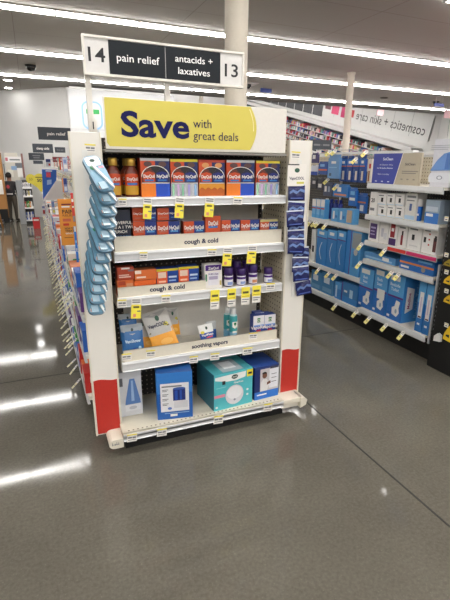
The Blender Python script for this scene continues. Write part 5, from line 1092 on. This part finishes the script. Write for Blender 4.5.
for i, z in enumerate(lv):
    n = 5
    for k in range(n):
        w_ = (uw - .17)/n; hgt = [.20, .16, .13, .13][i]*(.85 + .15*random.random()); c = rowc[i][k % len(rowc[i])]
        mb = MB(); mb.box(-w_/2+.004, w_/2-.004, -.05, .05, 0, hgt, M(c,.45)); mb.box(-w_/2+.012, w_/2-.012, -.052, -.0505, hgt*.3, hgt*.7, M((236,232,220),.5) if i in (0,1) else M((90,90,100),.5))
        tag(mb.build('medicine_bottle' if i == 1 else 'medicine_carton', None, (cx_ - uw/2 + .145 + w_*(k+.5), Y0_ + .08, z + .0006)), 'pack on the %s shelf of the short far unit, %s from its grey side' % (nmr[i], ['first','second','third','fourth','fifth'][k]), 'medicine box', 'goods on the short far shelf unit')
p = PY(36.5, 217, 11.75); mb = MB(); mb.box(-.09, .06, -.01, .01, 0, .26, M((206,44,48),.5)); mb.box(-.07, .04, -.012, -.0105, .18, .22, WT); tag(mb.build('floor_card', None, (p.x, 11.75, .0)), 'red card standing at the foot of the left aisle end', 'sign')

# the person: dark jacket with a red mark, back to the camera
def person(x, y, ht):
    k = ht / 1.75; V = []; Eg = []; Rd = []
    def v(a, b, c, r): V.append((a*k, b*k, c*k)); Rd.append(r*k); return len(V) - 1
    pel = v(0,0,.95,.15); ab = v(0,.0,1.10,.145); ch = v(0,.0,1.30,.165); nk = v(0,.0,1.47,.075); hd0 = v(0,-.01,1.56,.075); hd1 = v(0,-.015,1.65,.092); hd2 = v(0,-.01,1.70,.075)
    for q in ((pel,ab),(ab,ch),(ch,nk),(nk,hd0),(hd0,hd1),(hd1,hd2)): Eg.append(q)
    for s in (-1, 1):
        sh = v(s*.185,0,1.40,.075); el = v(s*.25,.03,1.13,.055); wr = v(s*.22,-.10,.93,.04); hn = v(s*.2,-.16,.88,.042); Eg.extend([(ch,sh),(sh,el),(el,wr),(wr,hn)])
        hp = v(s*.095,0,.88,.115); kn = v(s*.105,-.01,.50,.078); an = v(s*.11,.02,.10,.052); he = v(s*.11,.03,.045,.045); to = v(s*.12,-.15,.035,.04); Eg.extend([(pel,hp),(hp,kn),(kn,an),(an,he),(he,to)])
    me = bpy.data.meshes.new('person'); me.from_pydata([tuple(S*c for c in p) for p in V], Eg, []); o = bpy.data.objects.new('person', me); col.objects.link(o)
    o.modifiers.new('skin', 'SKIN'); me.skin_vertices.new() if not me.skin_vertices else None
    for i, r in enumerate(Rd): me.skin_vertices[0].data[i].radius = (r*S, r*S)
    me.skin_vertices[0].data[0].use_root = True
    su = o.modifiers.new('sub', 'SUBSURF'); su.levels = 2; su.render_levels = 2
    dg = bpy.context.evaluated_depsgraph_get(); m2 = bpy.data.meshes.new_from_object(o.evaluated_get(dg)); o.modifiers.clear(); o.data = m2
    for mt in (M((150,108,88),.6), M((52,50,54),.8), M((86,78,68),.8), M((40,34,30),.7)): m2.materials.append(mt)
    for f in m2.polygons:
        z = f.center.z / S / k; f.material_index = 3 if z < .07 else 2 if z < .93 and abs(f.center.x/S/k) < .19 else 0 if (z > 1.47 or (z < .93)) else 1; f.use_smooth = True
    o.location = Vector((x, y, 0)) * S; o.rotation_euler = (0, 0, R(160))
    tag(o, 'person seen from behind in a dark jacket with a red mark, by the far shelf', 'person')
    mb = MB(); mb.lathe([(.088*k,1.60*k),(.103*k,1.66*k),(.098*k,1.72*k),(.06*k,1.775*k),(.01*k,1.79*k)], M((34,28,26),.8), 0, .012*k, 18); mb.build('hair', o)
    mb = MB(); mb.box(-.10*k, .10*k, .162*k, .178*k, 1.16*k, 1.36*k, M((70,64,66),.8)); mb.poly([(.06*k*math.cos(q*math.pi/5), .181*k, 1.27*k + .07*k*math.sin(q*math.pi/5)) for q in range(10)], M((206,80,90),.7)); mb.build('jacket_mark', o)
    mb = MB(); mb.lathe([(.165*k,.98*k),(.17*k,1.0*k),(.165*k,1.03*k)], WHT, 0, 0, 20, .95); mb.build('jacket_hem', o)
p = PY(11.5, 218, 13.0); person(p.x + .04, 13.56, 1.2)

# small dark sign over the right shelving
a, b = PY(322, 139.8, 4.9), PY(341.5, 150.2, 4.9); wd, h = b.x - a.x, a.z - b.z
t = thing('category_sign', 'small dark sign with pale lettering standing above the right shelving', 'sign', (3.2, 4.9, b.z))
mb = MB(); mb.box(-wd/2, wd/2, -.008, .008, 0, h, SIGNG); mb.build('panel', t)
mb = MB(); mb.box(-wd*.36, -wd*.05, -.0092, -.0082, h*.38, h*.56, GREYINK); mb.box(wd*.08, wd*.4, -.0092, -.0082, h*.38, h*.56, GREYINK); mb.box(wd*.0, wd*.03, -.0092, -.0082, h*.43, h*.5, GREYINK); mb.build('lettering', t)
mb = MB(); mb.box(-.012, .012, -.0, .02, 1.6455 - b.z, -.0005, FIX); mb.build('post', t)

# ------------------------------------------------------------------ right wall and shelving seen in the mirror
mb = MB(); mb.box(XR - .05, XR - .001, 5.4, 12.75, 2.33, 3.2, M((236,236,234),.5))
for k in range(8): mb.box(XR - .053, XR - .0505, 12.75 - k*1.05, 12.76 - k*1.05, 2.33, 3.2, GREYINK)
sw = tag(mb.build('wall_sign'), 'long white wall sign reading cosmetics and skin care, seen in the mirror', 'sign')
mb = MB(); mb.text('cosmetics + skin care', (XR - .056, 12.5, 2.47), (0,-1,0), Z_, .36, M((60,60,64),.5,noise=0), 'L', 0, 4.3); mb.build('lettering', sw)
for i, (y0, y1, z0, z1, c) in enumerate(((7.0, 7.55, 2.4, 3.1, (206,50,110)), (6.2, 6.8, 2.45, 3.1, (226,70,120)), (5.6, 6.1, 2.6, 3.1, (120,70,80)), (7.7, 8.0, 2.5, 2.8, (214,60,70)))):
    mb = MB(); mb.box(XR - .056, XR - .0505, y0, y1, z0, z1, M(c,.5)); mb.build('graphic_panel', sw)
mb = MB(); mb.box(XR - .05, XR - .001, -6, 5.35, 2.2, 3.2, M((70,72,76),.5))
for k in range(12): mb.box(XR - .054, XR - .0505, -6 + k*.95, -5.95 + k*.95, 2.2, 3.2, WHT)
tag(mb.build('wall_panel'), 'dark grey wall panel with pale dividers above the far wall shelving', 'wall panel')
GOODC = [M(c, .5) for c in ((230,228,224),(226,80,110),(200,60,60),(40,40,48),(240,200,190),(90,120,190),(214,190,120),(190,150,200),(120,170,160),(226,226,230),(60,50,60),(240,236,230))]
def goods(mb, x0, x1, y0, y1, z, hm, step=.13):
    y = y0
    while y < y1 - step:
        w_ = step*(.6 + .7*random.random()); h_ = hm*(.45 + .55*random.random()); mb.box(x0 + .03*random.random(), x1, y, y + w_*.9, z, z + h_, random.choice(GOODC)); y += w_
random.seed(11)
t = thing('wall_shelving', 'long cosmetics wall shelving under a white canopy, seen in the mirror', 'shelving', (XR, 3.2, 0))
mb = LMB(XR, 3.2); mb.box(13.0, XR - .06, -6, 12.6, 1.88, 2.04, WHT); mb.build('canopy', t)
mb = LMB(XR, 3.2); mb.box(XR - .08, XR - .002, -6, 12.6, 0, 1.88, M((120,118,116),.6)); mb.build('back_panel', t)
gm = MB()
for z in (.12, .36, .60, .84, 1.08, 1.32, 1.56):
    mb = LMB(XR, 3.2); mb.box(13.12, XR - .081, -6, 12.6, z - .03, z, WHT); mb.build('shelf', t); goods(gm, 13.1, 13.45, -5.9, 12.5, z + .0005, .2, .10)
tag(gm.build('cosmetics_goods'), 'mixed cosmetics filling the far wall shelving, seen in the mirror', 'cosmetics', kind='stuff')
for gx, top, lb in ((5.6, 1.42, 'first'), (7.9, 1.42, 'second'), (10.3, 1.42, 'third')):
    t = thing('aisle_shelving', '%s long row of aisle shelving beyond the right aisle, seen in the mirror' % lb, 'shelving', (gx, 3, 0)); gm = MB()
    mb = LMB(gx, 3); mb.box(gx - .02, gx + .02, -5, 10.5, .001, top, WHT); mb.build('back_panel', t)
    for z in (.15, .40, .66, .92, 1.17):
        for s in (-1, 1):
            a_, b_ = sorted((gx + s*.021, gx + s*.5)); mb = LMB(gx, 3); mb.box(a_, b_, -5, 10.5, z - .03, z, WHT); mb.build('shelf', t)
            c_, d_ = sorted((gx + s*.14, gx + s*.46)); goods(gm, c_, d_, -4.9, 10.4, z + .0005, .195, .12)
    tag(gm.build('shelf_goods'), 'mixed goods filling the %s row of shelving beyond the right aisle' % lb, 'goods', kind='stuff')
